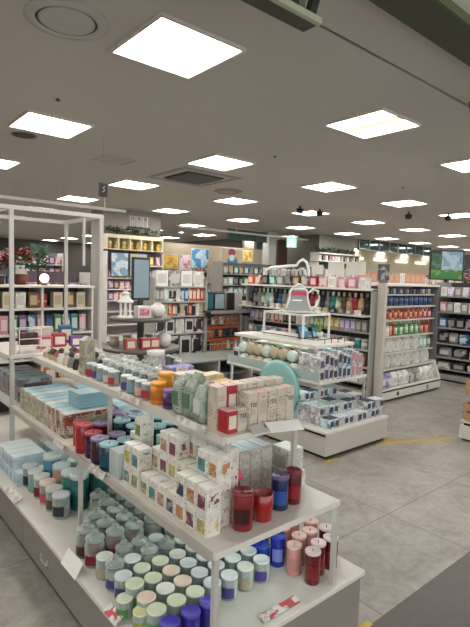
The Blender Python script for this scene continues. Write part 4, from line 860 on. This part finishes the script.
obj('board', G().box(-.07, .07, -.01, .01, .03, .23), pr('#4c4c50', '#9a9a9c', '#1c1c20', 1, .6, .6), t, rz=-.7); obj('foot', G().box(-.05, .05, -.03, .03, 0, .03, .005), mat('#6a6864', .5), t, rz=-.7)
# ------------------------------------------------------------------ back unit D facing us at y 6
DZ = [1.39, 1.17, .955, .70, .34]
t = unit('shelf_unit', 'white back gondola half with boxed goods left of the orange rails', 'shelf unit', 3.62, 4.5, 6.0, 6.45, DZ, 1.5, 'S', m=mat('#a8a69f', .45), back=mat('#343c3c', .6), base=.12)
fill('back gondola', 0, 6.03, 'S', 3.64, 4.49, DZ, [
    ('box', .2, .1, .22, ['white', 'mint', 'white', 'grey'], 1, .0),
    ('box', .065, .09, .19, ['grey', 'mint', 'window', 'white', 'blue', 'orange', 'orange', 'rust'], 1, .004, 'blocks'),
    ('box', .06, .09, .18, ['window', 'white', 'cream', 'window', 'rust', 'orange'], 1, .006),
    ('box', .14, .12, .21, ['window', 'window', 'white', 'window', 'window', 'orange'], 1, .008, 'blocks'),
    ('box', .19, .13, .32, ['tealwin', 'window', 'window', 'window'], 1, .01)], 'boxed goods in the back gondola', split=True)
t = unit('shelf_unit', 'back gondola half with orange edged rails of hanging tools', 'shelf unit', 4.54, 5.22, 6.0, 6.45, [.99, .77, .58, .375], 1.3, 'S', m=mat('#b4b0a8', .5), back=mat('#6c6a64', .6), base=.12, rail=mat('#c4562c', .45))
fill('orange railed unit', 0, 6.03, 'S', 4.56, 5.2, [.79, .6, .395], [
    ('pack', .062, .03, .14, ['black', 'orange', 'white', 'rust', 'orange'], 1, .01), ('pack', .062, .03, .14, ['orange', 'white', 'black', 'orange', 'navy'], 1, .01), ('pack', .062, .03, .15, ['orange', 'black', 'white', 'orange', 'rust'], 1, .01)], 'packs on the orange rails', ['upper', 'middle', 'lower'], split=True)
for k, (x, w_, c) in enumerate([(4.66, .16, '#2f6a74'), (4.86, .2, '#94a4b0'), (5.1, .14, '#20242c')]):
    t = empty('display_screen', (x, 6.12, .99), f'{["teal green", "pale blue grey", "nearly black"][k]} poster screen on the dark counter of the orange railed unit', 'screen')
    obj('frame', G().box(-w_/2, w_/2, -.012, .012, .02, .3), mat('#20242a', .4), t); obj('picture', G().box(-w_/2 + .012, w_/2 - .012, -.016, -.0122, .05, .28), mat(c, .3, var=.25, vs=10), t); obj('foot', G().box(-.05, .05, -.03, .05, 0, .02), mat('#222222', .5), t)
t = empty('counter_shelf', (0, 0, 0), 'dark long counter shelf projecting over the orange rails', 'shelf')
obj('top', G().box(4.45, 5.3, 5.8, 6.0, 1.0, 1.025, .003), mat('#3c3e40', .4), t); obj('front_edge', G().box(4.45, 5.3, 5.79, 5.8, .99, 1.03), mat('#8c8c88', .4), t)
for s_ in (4.5, 5.25): obj('bracket', G().box(s_, s_ + .02, 5.82, 6.0, .93, 1.0), DK, t)
# low fixture with black triangular brackets in front of it
t = empty('low_shelf_table', (0, 0, 0), 'grey glass topped low table with black panel ends before the back gondola', 'table')
obj('table_top', G().box(3.3, 4.75, 5.1, 5.7, .42, .45, .004), mat('#9aa19c', .25), t); obj('back_board', G().box(3.35, 4.7, 5.66, 5.7, .1, .42), DK, t)
for x in (3.34, 4.1, 4.7): obj('panel_leg', G().prism([(x - .012, 0), (x + .012, 0), (x + .012, .42), (x - .012, .42)], 5.12, 5.66), mat('#c9c6c0', .4), t)
obj('lower_shelf', G().box(3.35, 4.7, 5.18, 5.66, .2, .22), mat('#6e6c68', .4), t)
0 and fill('grey low table', 0, 5.25, 'S', 3.36, 4.68, [.69], [('can', .11, .11, .1, ['white', 'mint', 'grey', 'white'], 1, .06)], 'pots on the grey low table', ['only'])
# digital mirror screen
t = empty('digital_screen', (3.13, 5.55, 0), 'tall dark framed pale blue screen on a stand behind the round table', 'screen')
obj('frame', G().box(-.125, .125, -.02, .02, 1.22, 1.76, .006), mat('#26282c', .4), t); obj('glass_panel', G().box(-.105, .105, -.024, -.0202, 1.25, 1.73), mat('#7f98a6', .15, var=.1, vs=4), t)
obj('stand', G().box(-.03, .03, -.02, .02, .02, 1.22), mat('#26282c', .4), t); obj('foot', G().box(-.16, .16, -.14, .14, 0, .02, .004), mat('#26282c', .4), t)
# ------------------------------------------------------------------ unit G far right facing left, x 7.5
GZ = [1.35, 1.1, .85, .6, .38, .2]
t = unit('shelf_unit', 'dim grey shelf unit in the right corner beyond the drugstore unit', 'shelf unit', 7.55, 8.0, 1.9, 3.9, GZ, 1.56, 'W', m=mat('#8c8a88', .5), back=mat('#3a3a3c', .6), base=.11)
fill('right corner unit', 7.58, 0, 'W', 1.95, 3.88, GZ, [
    ('box', .1, .1, .14, ['white', 'grey', 'lilac', 'white', 'grey'], 1, .012), ('box', .1, .1, .15, ['grey', 'black', 'white', 'pink', 'navy'], 1, .012), ('box', .12, .1, .15, ['black', 'blue', 'grey', 'black', 'white'], 1, .012),
    ('bag', .14, .12, .17, ['grey', 'black', 'grey', 'blue'], 1, .02), ('bag', .2, .14, .15, ['grey', 'black', 'white'], 1, .02), ('box', .2, .14, .1, ['black', 'grey'], 1, .02)], 'goods in the right corner unit')
# wooden crate stand at right edge
t = empty('display_stand', (0, 0, 0), 'white low plinth stand at the right edge carrying wooden crates', 'stand')
obj('base', G().box(4.84, 5.5, 1.5, 2.2, .02, .15, .004), mat('#d8d4cc', .45), t); obj('plinth', G().box(4.87, 5.47, 1.53, 2.17, 0, .02), DK, t); obj('dark_gap', G().box(4.87, 5.47, 1.53, 2.17, .15, .18), DK, t); obj('deck', G().box(4.84, 5.5, 1.5, 2.2, .18, .2, .003), mat('#d0ccc4', .45), t)
def crate(x, y, z, lab):
    t = empty('wooden_crate', (x, y, z), lab, 'crate', 'wooden crates'); cm = mat('#b08a66', .6, var=.2, vs=30)
    for s_ in (-1, 1):
        for q in (0, 1): obj('slat', G().box(-.2, .2, s_ * .2 - .008, s_ * .2 + .008, .01 + q * .09, .08 + q * .09), cm, t)
        for q in (0, 1): obj('slat', G().box(s_ * .2 - .008, s_ * .2 + .008, -.192, .192, .01 + q * .09, .08 + q * .09), cm, t)
        for q in (-1, 1): obj('corner_post', G().box(s_ * .185 - .012, s_ * .185 + .005, q * .178 - .01, q * .178 + .01, 0, .17), mat('#c8a684', .6), t)
    obj('bottom', G().box(-.19, .19, -.19, .19, .0, .012), cm, t)
crate(5.07, 1.98, .2, 'lower wooden slatted crate on the white plinth at the right edge'); crate(5.12, 1.99, .43, 'upper wooden slatted crate at the right edge')
for lv, z in enumerate((.215, .445)):
    for k in range(6):
        cx, cy = (5.07, 1.98) if lv == 0 else (5.12, 1.99)
        place(P_bag(.11, .1, .15 if lv else .2), 'cloth_pouch', f'white cloth topped pouch in the {["lower", "upper"][lv]} crate, {ORD[k]} of six', 'pouch', (cx - .12 + .12 * (k // 2), cy - .09 + .18 * (k % 2), z), [mat('#d8d0c6' if k else '#c4a88c', .6), mat('#b08c70', .6)], -PI/2, 'pouches in the crates')
place(P_box(.1, .1, .1), 'pink_box', 'bright pink box on top at the right edge above the crates', 'box', (5.0, 1.9, .63), [mat('#b84a74', .5), mat('#d8a0b4', .5), mat('#c86088', .5)])

# ------------------------------------------------------------------ left unit (E) seen through the tall frame
EZ = [1.2, .96, .72, .48]
t = unit('shelf_unit', 'white shelf unit seen through the tall white frame at the left', 'shelf unit', .3, 2.12, 4.75, 5.12, EZ, 1.4, 'S', back=mat('#4a4846', .6))
obj('top_board', G().box(.28, 2.14, 4.72, 5.13, 1.395, 1.416, .003), WHT, t)
for x in (1.02, 1.62): obj('divider', G().box(x, x + .02, 4.75, 5.1, .15, 1.39), mat('#d8d6d0', .4), t)
fill('left unit behind the frame', 0, 4.78, 'S', .34, 2.08, EZ, [
    ('box', .09, .1, .15, ['cream', 'brown', 'white', 'cream', 'grey', 'cream', 'cream', 'black', 'cream', 'white', 'brown', None, 'cream', 'brown', 'cream'], 1, .02, 'blocks'), ('box', .07, .1, .17, ['navy', 'green', 'purple', 'blue', 'teal', 'pink'], 1, .01),
    ('box', .1, .1, .15, ['black', 'white', 'red', 'grey'], 1, .02), ('box', .12, .1, .14, ['pink', 'yellow', 'brown', 'orange'], 1, .02)], 'goods in the left unit')
t = empty('ribboned_gift_box', (1.63, 4.84, 1.2), 'tall red gift box with gold ribbon on the upper shelf of the left unit', 'box')
obj('box_body', G().box(-.05, .05, -.06, .06, 0, .13, .003), mat('#a03830', .45), t); obj('ribbon', G().box(-.01, .01, -.062, .062, .0, .132), mat('#d0a050', .4), t); obj('ribbon', G().box(-.052, .052, -.062, .062, .055, .07), mat('#d0a050', .4), t)
def bush(name, label, cat, loc, parts): 
    t = empty(name, loc, label, cat)
    for n_, g, m in parts: obj(n_, g, m, t)
    return t
def leaves(cx, cy, cz, rx, ry, rz_, n, l, w_, seed=1):
    g = G(); R_ = random.Random(seed)
    for k in range(n):
        a, b = R_.uniform(0, 2 * PI), R_.uniform(-.4, 1.4); q = R_.uniform(.4, 1)
        p = Vector((cx + rx * q * math.cos(a) * math.cos(b), cy + ry * q * math.sin(a) * math.cos(b), cz + rz_ * q * math.sin(b)))
        d = Vector((math.cos(a + R_.uniform(-.6, .6)), math.sin(a + R_.uniform(-.6, .6)), R_.uniform(-.3, .8))).normalized(); s_ = d.cross(Vector((0, 0, 1))).normalized() * w_
        u_ = d.cross(s_).normalized() * .004
        m_ = p + d * l * .5
        g.add([p, m_ + s_ + u_, p + d * l, m_ - s_ + u_, m_ - u_ * 2], [(0, 1, 4), (1, 2, 4), (2, 3, 4), (3, 0, 4), (0, 3, 2, 1)])
    return g
pg = leaves(0, 0, .2, .16, .1, .14, 90, .08, .022, 3)
pr_g = leaves(-.04, -.05, .24, .15, .08, .1, 60, .075, .022, 5)
bush('poinsettia', 'red poinsettia with green foliage on the left unit top', 'plant', (1.5, 4.98, 1.416), [('pot', G().lathe([(.05, 0), (.07, .1), (.06, .1), (.001, .09)], 16), mat('#6a3a2c', .6)), ('foliage', pg, mat('#3c6a3a', .6, var=.3, vs=20)), ('red_bracts', pr_g, mat('#8c1626', .6, var=.3, vs=20))])
bush('poinsettia', 'smaller dark red poinsettia left of the larger one', 'plant', (1.3, 4.98, 1.416), [('pot', G().lathe([(.05, 0), (.06, .08), (.055, .08), (.001, .07)], 16), mat('#50302c', .6)), ('foliage', leaves(0, 0, .14, .1, .08, .08, 50, .07, .02, 8), mat('#3a5a38', .6, var=.3)), ('red_bracts', leaves(0, -.04, .17, .12, .07, .07, 46, .075, .024, 9), mat('#8a1a28', .5, var=.2))])
t = empty('fir_tree', (1.68, 5.02, 1.416), 'little dark green fir tree on the left unit top', 'plant')
obj('trunk', G().lathe([(.012, 0), (.008, .3)], 8), mat('#4a3626', .7), t); obj('needles', leaves(0, 0, .2, .09, .08, .22, 170, .07, .01, 12), mat('#2e5a40', .7, var=.3), t)
t = empty('globe_lamp', (1.66, 4.79, 1.416), 'small glowing round globe lamp in front of the poinsettia', 'lamp')
obj('base', G().lathe([(.025, 0), (.03, .01), (.018, .03), (.001, .03)], 14), mat('#6a5a4a', .5), t); obj('bulb', G().ball((0, 0, .068), .042), emit('#ffe9c8', 3.0), t)
for k in range(8):
    x = .45 + k * .11
    place(P_box(.08, .08, .1 + .02 * (k % 3)), 'gift_box', f'small {["lilac", "pink", "cream", "dark"][k % 4]} box on the left unit top, {ORD[k]} from the left', 'box', (x, 4.86, 1.416), [mat(['#7c6a88', '#98586c', '#a89c8c', '#3a3438'][k % 4], .5), mat('#d8ccd0', .5), mat('#b8acb0', .5)], 0, 'small boxes on the left unit top', False)
# ------------------------------------------------------------------ pink aisle gondola (J) and far left rows
t = unit('shelf_unit', 'pink and purple stocked shelf unit behind the round table', 'shelf unit', 2.35, 3.3, 7.5, 7.9, [1.2, .95, .7, .45], 1.55, 'S', back=mat('#5a4a54', .6))
fill('pink stocked unit', 0, 7.53, 'S', 2.37, 3.28, [1.2, .95, .7, .45], [('box', .07, .1, .18, ['pink', 'purple', 'pink', 'lilac', 'brown'], 1, .01), ('box', .07, .1, .18, ['purple', 'pink', 'yellow', 'cream'], 1, .01), ('box', .09, .1, .17, ['white', 'pink', 'purple'], 1, .01), ('box', .09, .1, .17, ['blue', 'pink', 'white'], 1, .01)], 'goods in the pink stocked unit', stuff=True)
t = unit('shelf_unit', 'second shelf unit with pale shelves behind the left tall frame', 'shelf unit', .6, 2.3, 7.5, 7.9, [1.3, 1.05, .8, .5], 1.65, 'S', back=mat('#4a4a50', .6))
fill('pale shelved rear unit', 0, 7.53, 'S', .63, 2.28, [1.3, 1.05, .8, .5], [('box', .09, .1, .18, ['blue', 'teal', 'navy', 'blue'], 1, .012), ('box', .09, .1, .17, ['white', 'green', 'mint', 'cream'], 1, .012), ('box', .1, .1, .17, ['white', 'mint', 'grey', 'red'], 1, .012), ('box', .1, .1, .17, ['black', 'white'], 1, .012)], 'goods in the pale shelved rear unit', stuff=True)
# ------------------------------------------------------------------ square column with crown shelf
struct('wall_column', G().box(4.93, 6.45, 10.5, 11.1, 0, CE), mat('#98938c', .7, var=.03))
t = empty('crown_shelf', (0, 0, 0), 'cream cubby shelf of yellow plush toys around the grey column', 'shelf unit')
cr_ = mat('#d9cfb0', .5)
obj('bottom_board', G().box(4.85, 6.3, 10.12, 10.48, 2.05, 2.08), DK, t); obj('shelf', G().box(4.85, 6.3, 10.12, 10.48, 2.08, 2.1), cr_, t); obj('top_board', G().box(4.85, 6.3, 10.12, 10.48, 2.34, 2.42), cr_, t); obj('back_panel', G().box(4.85, 6.3, 10.46, 10.48, 2.1, 2.34), mat('#c4b88c', .6), t)
for k in range(6): x = 4.85 + k * .284; obj('divider', G().box(x, x + .03, 10.12, 10.46, 2.1, 2.34), cr_, t)
for k in range(8):
    x = 4.98 + k * .178
    t = empty('plush_toy', (x, 10.25, 2.1), f'small yellow plush toy in the crown shelf, {ORD[k]} from the left', 'toy', 'yellow plush toys in the crown shelf')
    yl = mat('#d8b848' if k % 3 else '#c8a070', .8)
    obj('toy_body', G().ball((0, 0, .055), .06, .05, .055, 10, 6), yl, t); obj('toy_head', G().ball((0, -.01, .14), .05, .045, .045, 10, 6), mat('#e0c868' if k % 2 else '#e8e0c8', .8), t)
    if k == 0: pass
for k, (x, y, z, n) in enumerate([(5.1, 10.3, 2.42, 60), (5.5, 10.3, 2.42, 60), (5.85, 10.3, 2.42, 60), (6.15, 10.3, 2.42, 40)]):
    t = empty('shelf_plant', (x, y, z), f'dark green trailing plant on top of the crown shelf, {ORD[k]} from the left', 'plant', 'plants on the crown shelf')
    obj('trough', G().box(-.18, .1, -.05, .05, 0, .05), mat('#5a4c3c', .7), t); obj('foliage', leaves(-.04, 0, .06, .26, .1, .12, n, .12, .025, 20 + k), mat('#35552e', .7, var=.35, vs=12), t)
t = empty('wall_sign', (5.85, 10.49, 2.62), 'small pale lettered notice on the grey column above the plants', 'sign')
obj('board', G().box(-.28, .3, -.012, .005, 0, .03), mat('#3c3838', .5), t)
g = G()
for k in range(9): g.box(-.24 + k * .055, -.215 + k * .055, -.01, .004, .05, .27 - .08 * (k % 3 == 1))
g.box(-.27, .28, -.008, .004, .27, .285); obj('letters', g, mat('#d8ccd0', .5), t)
CZ1 = [1.75, 1.45, 1.2, .95, .7, .4]
t = unit('shelf_unit', 'shelf unit with posters and pink goods under the crown shelf', 'shelf unit', 4.87, 6.28, 10.1, 10.48, CZ1[1:], 2.04, 'S', back=mat('#9c8c94', .6))
for k, (x, w_, h_, c, c2, nm) in enumerate([(5.15, .4, .5, '#7f9cb4', '#c8d4dc', 'blue grey'), (5.62, .42, .5, '#a8b8c0', '#d8b440', 'yellow figure')]):
    t = empty('poster', (x, 10.08, 1.5), f'{nm} poster panel under the crown shelf', 'poster'); obj('panel', G().box(-w_/2, w_/2, -.01, .01, 0, h_), pr(c, c2, '#4a5a6a', .25, .6, .68), t); obj('frame', G().box(-w_/2 - .015, w_/2 + .015, .0, .012, -.015, h_ + .015), mat('#3a4048', .5), t)
fill('poster unit', 0, 10.13, 'S', 5.9, 6.26, [1.75], [('box', .1, .1, .2, ['yellow', 'pink', 'cream', 'pink'], 1, .02)], 'goods beside the posters', ['top'])
t_ = t
fill('poster unit', 0, 10.13, 'S', 4.9, 6.26, CZ1[1:4], [('box', .12, .1, .17, ['pink', 'pink', 'yellow', 'lilac', 'cream'], 1, .015), ('box', .12, .1, .18, ['purple', 'pink', 'brown', 'purple'], 1, .015), ('box', .12, .1, .18, ['yellow', 'pink', 'purple', 'cream'], 1, .015)], 'goods under the crown shelf', ['second', 'third', 'fourth'], stuff=True)
obj('shelf', G().box(5.88, 6.28, 10.1, 10.48, 1.728, 1.75), WHT, [o for o in bpy.data.objects if o.get('label', '').startswith('shelf unit with posters')][0])
# ------------------------------------------------------------------ back wall goods
for n_, x0, x1, pal in (('far left wall', -.9, 4.6, ['purple', 'pink', 'lilac', 'brown', 'pink', 'grey']), ('far poster wall', 6.95, 12.2, ['pink', 'mint', 'yellow', 'white', 'pink', 'grey', 'orange'])):
    zz = [1.72, 1.42, 1.12] if x0 < 0 else [1.68, 1.38, 1.08]
    t = unit('shelf_unit', f'long shelf unit against the {n_}', 'shelf unit', x0, x1, 12.0, 12.38, zz + [.8, .5], 2.0 if x0 < 0 else 1.9, 'S', back=mat('#77727a', .6))
    fill(n_, 0, 12.04, 'S', x0 + .03, x1 - .03, zz, [('box', .12, .12, .2, pal, 1, .02), ('box', .12, .12, .2, pal[::-1], 1, .02), ('box', .13, .12, .2, pal, 1, .02)], f'goods on the {n_}', stuff=True)
struct('wall_back_left', G().box(-1.5, 12.25, 24, 24.1, 0, CE), mat('#55534f', .8, var=.02))
obj('header_panel', G().box(6.95, 12.2, 12.36, 12.38, 1.9, 2.5), mat('#a39a86', .7), t)
def poster(name, label, x0, x1, z0, z1, m, y=12.0, fr_='#d8d4cc', extra=None):
    if name == 'poster' and y > 11.6: y = 11.97
    t = empty(name, ((x0 + x1) / 2, y, z0), label, 'poster'); w_ = (x1 - x0) / 2
    obj('backing', G().box(-w_, w_, 0, .02, 0, z1 - z0), mat(fr_, .5), t); obj('print', G().box(-w_ + .02, w_ - .02, -.006, -.0005, .02, z1 - z0 - .02), m, t)
    if extra: extra(t)
    return t
poster('poster', 'small golden yellow poster left of the blue poster on the far wall', 7.36, 7.95, 1.72, 2.15, pr('#cf9f34', '#e8c860', '#8a4a20', .3, .6, .66), 11.9)
poster('poster', 'pink poster between the yellow and the blue posters', 8.0, 8.4, 1.68, 2.15, pr('#c98a94', '#ead8dc', '#8a3a4c', .3, .5, .64), 11.9)
poster('poster', 'bright blue and white poster on the far wall', 8.42, 9.07, 1.78, 2.36, pr('#4a98d0', '#c8e4f4', '#1c5aa0', .22, .6, .62), 11.7)
def splash(t):
    obj('pink_shape', G().ball((-.02, -.012, .66), .14, .006, .12), mat('#b83a78', .5), t); obj('blue_shape', G().ball((.0, -.014, .4), .2, .006, .16), mat('#3a84c8', .5), t); obj('white_shape', G().ball((-.03, -.02, .5), .11, .006, .1), mat('#f0f0ee', .5), t)
poster('notice_board', 'large plain beige board on the far wall', 8.75, 10.3, 1.32, 1.95, mat('#a8a090', .6), 11.6, '#b8b0a0', lambda t: [obj('stand_leg', G().box(x - .02, x + .02, .02, .05, -1.32, .1), mat('#8a8680', .5), t) for x in (-.6, .6)])
poster('poster', 'cream poster with pink and blue blobs in the middle of the far wall', 9.2, 9.98, 1.62, 2.38, mat('#d8c8a0', .6), 11.5, '#d0c8b0', splash)
poster('poster', 'golden yellow poster at the right of the far wall, left one', 10.02, 10.4, 2.05, 2.42, pr('#d0a030', '#ecd080', '#8a5a1c', .3, .6, .66), 11.7)
poster('poster', 'golden yellow poster at the right of the far wall, right one', 10.43, 10.86, 2.05, 2.42, pr('#d8ac3c', '#f0dc98', '#9a6420', .3, .6, .66), 11.7)
poster('poster', 'small yellow sign with magenta marks under the golden posters', 10.0, 10.4, 1.62, 2.02, pr('#dcc048', '#c03a8c', '#c03a8c', .3, .6, .6), 11.7)
t = empty('green_canopy', (9.95, 11.2, 2.62), 'dark green netted canopy hanging from the ceiling before the posters', 'canopy')
g = G()
for k in range(15): g.box(-.8 + k * .11, -.78 + k * .11, -.01, .01, 0, .34)
for k in range(4): g.box(-.82, .8, -.012, .012, .03 + k * .09, .045 + k * .09)
obj('net', g, mat('#3c5a4c', .6), t); obj('cloth', G().box(-.8, .78, .014, .03, .02, .33), mat('#4f6a5e', .7), t)
t = empty('white_pillar', (10.95, 11.3, 0), 'slim pale grey pillar to the right of the golden posters', 'pillar'); obj('shaft', G().box(-.16, .16, -.16, .16, 0, CE, .02), mat('#a8aaa6', .6), t)
t = empty('brown_pillar', (11.75, 11.6, 0), 'dark red brown panel pillar beside the slim pale pillar', 'pillar'); obj('shaft', G().box(-.24, .24, -.1, .1, 0, 2.8, .01), mat('#4a2c26', .6), t)
# ------------------------------------------------------------------ second column and dim middle back
struct('wall_column_2', G().box(12.4, 14.3, 10.5, 11.9, 0, CE), mat('#7c7c72', .7, var=.03))
t = empty('crown_shelf', (0, 0, 0), 'white lit crown shelf of dark goods around the second column', 'shelf unit')
for a in ((2.12, 2.15), (2.36, 2.4)): obj('shelf', G().box(11.95, 14.1, 10.1, 10.48, *a), mat('#ddd8cc', .5), t)
for k in range(8): x = 11.95 + k * .304; obj('divider', G().box(x, x + .02, 10.12, 10.46, 2.15, 2.36), mat('#ddd8cc', .5), t)
fill('second crown shelf', 0, 10.15, 'S', 12.0, 14.05, [2.15], [('box', .1, .1, .16, ['white', 'black', 'white', 'brown', 'black', 'pink'], 1, .05)], 'goods in the second crown shelf', ['only'])
for k in range(4):
    t = empty('shelf_plant', (12.25 + k * .5, 10.3, 2.4), f'dark green plant on the second column shelf, {ORD[k]} from the left', 'plant', 'plants on the second column'); obj('trough', G().box(-.2, .2, -.05, .05, 0, .05), mat('#4c4438', .7), t); obj('foliage', leaves(0, 0, .05, .3, .1, .1, 60, .14, .025, 40 + k), mat('#3c5030', .7, var=.35, vs=12), t)
t = unit('shelf_unit', 'shelf unit of red and dark goods below the second crown shelf', 'shelf unit', 11.95, 14.1, 10.1, 10.48, [1.75, 1.45, 1.15], 2.1, 'S', back=mat('#3c3c40', .6))
fill('second column unit', 0, 10.14, 'S', 11.98, 14.07, [1.75, 1.45, 1.15], [('box', .13, .1, .2, ['black', 'white', 'brown', 'grey', 'black'], 1, .03), ('box', .13, .1, .18, ['red', 'white', 'pink', 'red', 'mint'], 1, .02), ('box', .13, .1, .18, ['grey', 'white', 'red'], 1, .02)], 'goods under the second crown shelf', stuff=True)
t = empty('glass_partition', (0, 0, 0), 'dim glass partition with steel frame behind the arch header', 'partition')
obj('pane', G().box(11.9, 13.2, 13.0, 13.02, .1, 2.9), mat('#4a5254', .12, coat=.5), t)
for x in (11.9, 12.55, 13.2): obj('frame', G().box(x - .03, x + .03, 12.96, 13.05, 0, CE), mat('#8a8c88', .4), t)
struct('wall_back_right', G().box(12.25, 30, 14.0, 14.1, 0, CE), mat('#b0a890', .7, var=.02))
struct('wall_return', G().box(12.15, 12.25, 14.0, 24.1, 0, CE), mat('#6c6a64', .7))
# hanging dark glass band with frame, reflecting lights
t = empty('glass_fascia', (0, 0, 0), 'dark reflective glass fascia hanging from the ceiling at the far right', 'fascia')
obj('glass_band', G().box(14.5, 19.5, 10.5, 10.54, 2.66, CE), mat('#5a6866', .08, .7, var=.2, vs=2), t)
for k in range(9): x = 14.5 + k * .62; obj('mullion', G().box(x, x + .04, 10.47, 10.5, 2.66, CE), mat('#8c9490', .4), t)
obj('bottom_rail', G().box(14.5, 19.5, 10.46, 10.56, 2.62, 2.66), mat('#7c8480', .4), t)
for k in range(6):
    x = 15.4 + k * 1.9
    tag(obj('wall_light', G().box(-.5, .5, -.05, .0, 0, .07), emit('#ffeec8', 2.2), None, (x, 13.98, 2.55)), f'long warm wall light washing the beige back wall, {ORD[k]} from the left', 'light', 'warm wall lights')
# ------------------------------------------------------------------ mid distance rows on the right
def gond(label, x0, x1, y, zs, ztop, fixn, pals, kind='box', w_=.14, h_=.19, topz=None):
    t = unit('shelf_unit', label, 'shelf unit', x0, x1, y, y + .4, zs, ztop, 'S', back=mat('#55555a', .6), m=mat('#96928b', .5))
    fill(fixn, 0, y + .03, 'S', x0 + .03, x1 - .03, zs, [(kind, w_, .12, h_, p_, 1, .02) for p_ in pals], 'goods on the ' + fixn, stuff=True)
gond('mid distance shelf unit with salmon boxes on top, beyond the drugstore unit', 8.2, 12.2, 6.6, [1.2], 1.5, 'salmon topped unit', [['grey', 'white', 'pink', 'black']])
t_top = [o for o in bpy.data.objects if o.get('label', '').startswith('mid distance shelf unit with salmon')][0]
obj('top_board', G().box(8.2, 12.2, 6.6, 7.0, 1.5, 1.52), WHT, t_top)
fill('salmon topped unit', 0, 6.65, 'S', 8.25, 12.15, [1.52], [('box', .24, .14, .24, ['white', 'grey', 'pink', 'salmon', 'salmon', 'salmon', 'salmon', 'salmon', 'white', 'salmon', 'salmon', 'salmon'], 1, .0, 'blocks')], 'salmon boxes on the mid unit', ['uppermost'])
gond('far shelf unit with white goods under the beige back wall', 14.5, 21, 9.8, [1.5, 1.2], 1.85, 'far right unit', [['white', 'red', 'white', 'grey', 'brown', 'blue'], ['grey', 'white', 'pink']], w_=.2, h_=.24)
gond('shelf unit between the island arch and the second column', 7.4, 10.6, 9.2, [1.62, 1.35, 1.1], 1.9, 'middle rear unit', [['grey', 'black', 'brown', 'white', 'teal'], ['green', 'black', 'mint', 'grey'], ['black', 'grey', 'teal']])
gond('shelf unit right of the island arch in the rear aisle', 11.0, 13.0, 8.4, [1.55, 1.25], 1.8, 'rear aisle unit', [['black', 'grey', 'red', 'white'], ['red', 'white', 'black']])
gond('small shelf unit behind the label stand', 9.6, 12.6, 7.8, [1.55], 1.8, 'label stand rear unit', [['white', 'grey', 'black', 'mint']])
# flat screen with green and blue picture
t = empty('flat_screen', (9.2, 4.6, 1.56), 'flat screen with blue and green landscape picture over the right corner unit', 'screen')
obj('casing', G().box(-.33, .3, -.02, .04, .05, .62, .005), mat('#1c2422', .4), t, rz=-.75); obj('sky_picture', G().box(-.12, .27, -.026, -.0202, .24, .59), pr('#7f9cb4', '#a4bccb', '#56809c', .35, .5, .6), t, rz=-.75); obj('green_picture', G().box(-.31, .27, -.024, -.0201, .07, .24), pr('#3f7a38', '#6c9c4c', '#2a4c2a', .5, .6, .56), t, rz=-.75)
obj('leaf_picture', G().box(-.31, -.12, -.0245, -.0202, .24, .55), pr('#3a5f44', '#587c60', '#26402e', .5, .6, .56), t, rz=-.75); obj('stand', G().box(-.04, .04, -.03, .03, -1.56, .06), mat('#2c2c2c', .5), t)
t = empty('dark_banner', (9.9, 4.55, 1.5), 'dark banner with red and white marks right of the flat screen', 'banner')
obj('cloth', G().box(-.3, .3, -.01, .01, .1, .62), pr('#2c3430', '#7a3a34', '#c8c8c4', .3, .7, .66), t, rz=-.75); obj('pole', G().box(-.02, .02, .01, .04, -1.5, .6), mat('#333333', .5), t, rz=-.75)

names_ = sorted(STUFF); me_ = mesh('shelf_goods', [STUFF[n_] for n_ in names_])
o_ = obj('shelf_goods', me_, [STUFFM[n_] for n_ in names_]); tag(o_, 'rows of tiny coloured boxes and packs filling the farthest shelf units', 'goods'); o_['kind'] = 'stuff'
for o_ in bpy.data.objects:
    l_ = o_.get('label')
    if l_ and len(l_.split()) > 16: print('LONG', o_.name, l_)
from collections import Counter
print('DUP', [k_ for k_, v_ in Counter(o_.get('label') for o_ in bpy.data.objects if o_.get('label')).items() if v_ > 1][:20])


# ------------------------------------------------------------------ light and view
w = bpy.data.worlds.new('world'); S.world = w; w.use_nodes = True
w.node_tree.nodes['Background'].inputs[0].default_value = (1, .98, .95, 1); w.node_tree.nodes['Background'].inputs[1].default_value = .8
S.view_settings.view_transform = 'Standard'; S.view_settings.look = 'None'; S.view_settings.gamma = 1; S.view_settings.exposure = 1.22
S.view_settings.use_curve_mapping = False
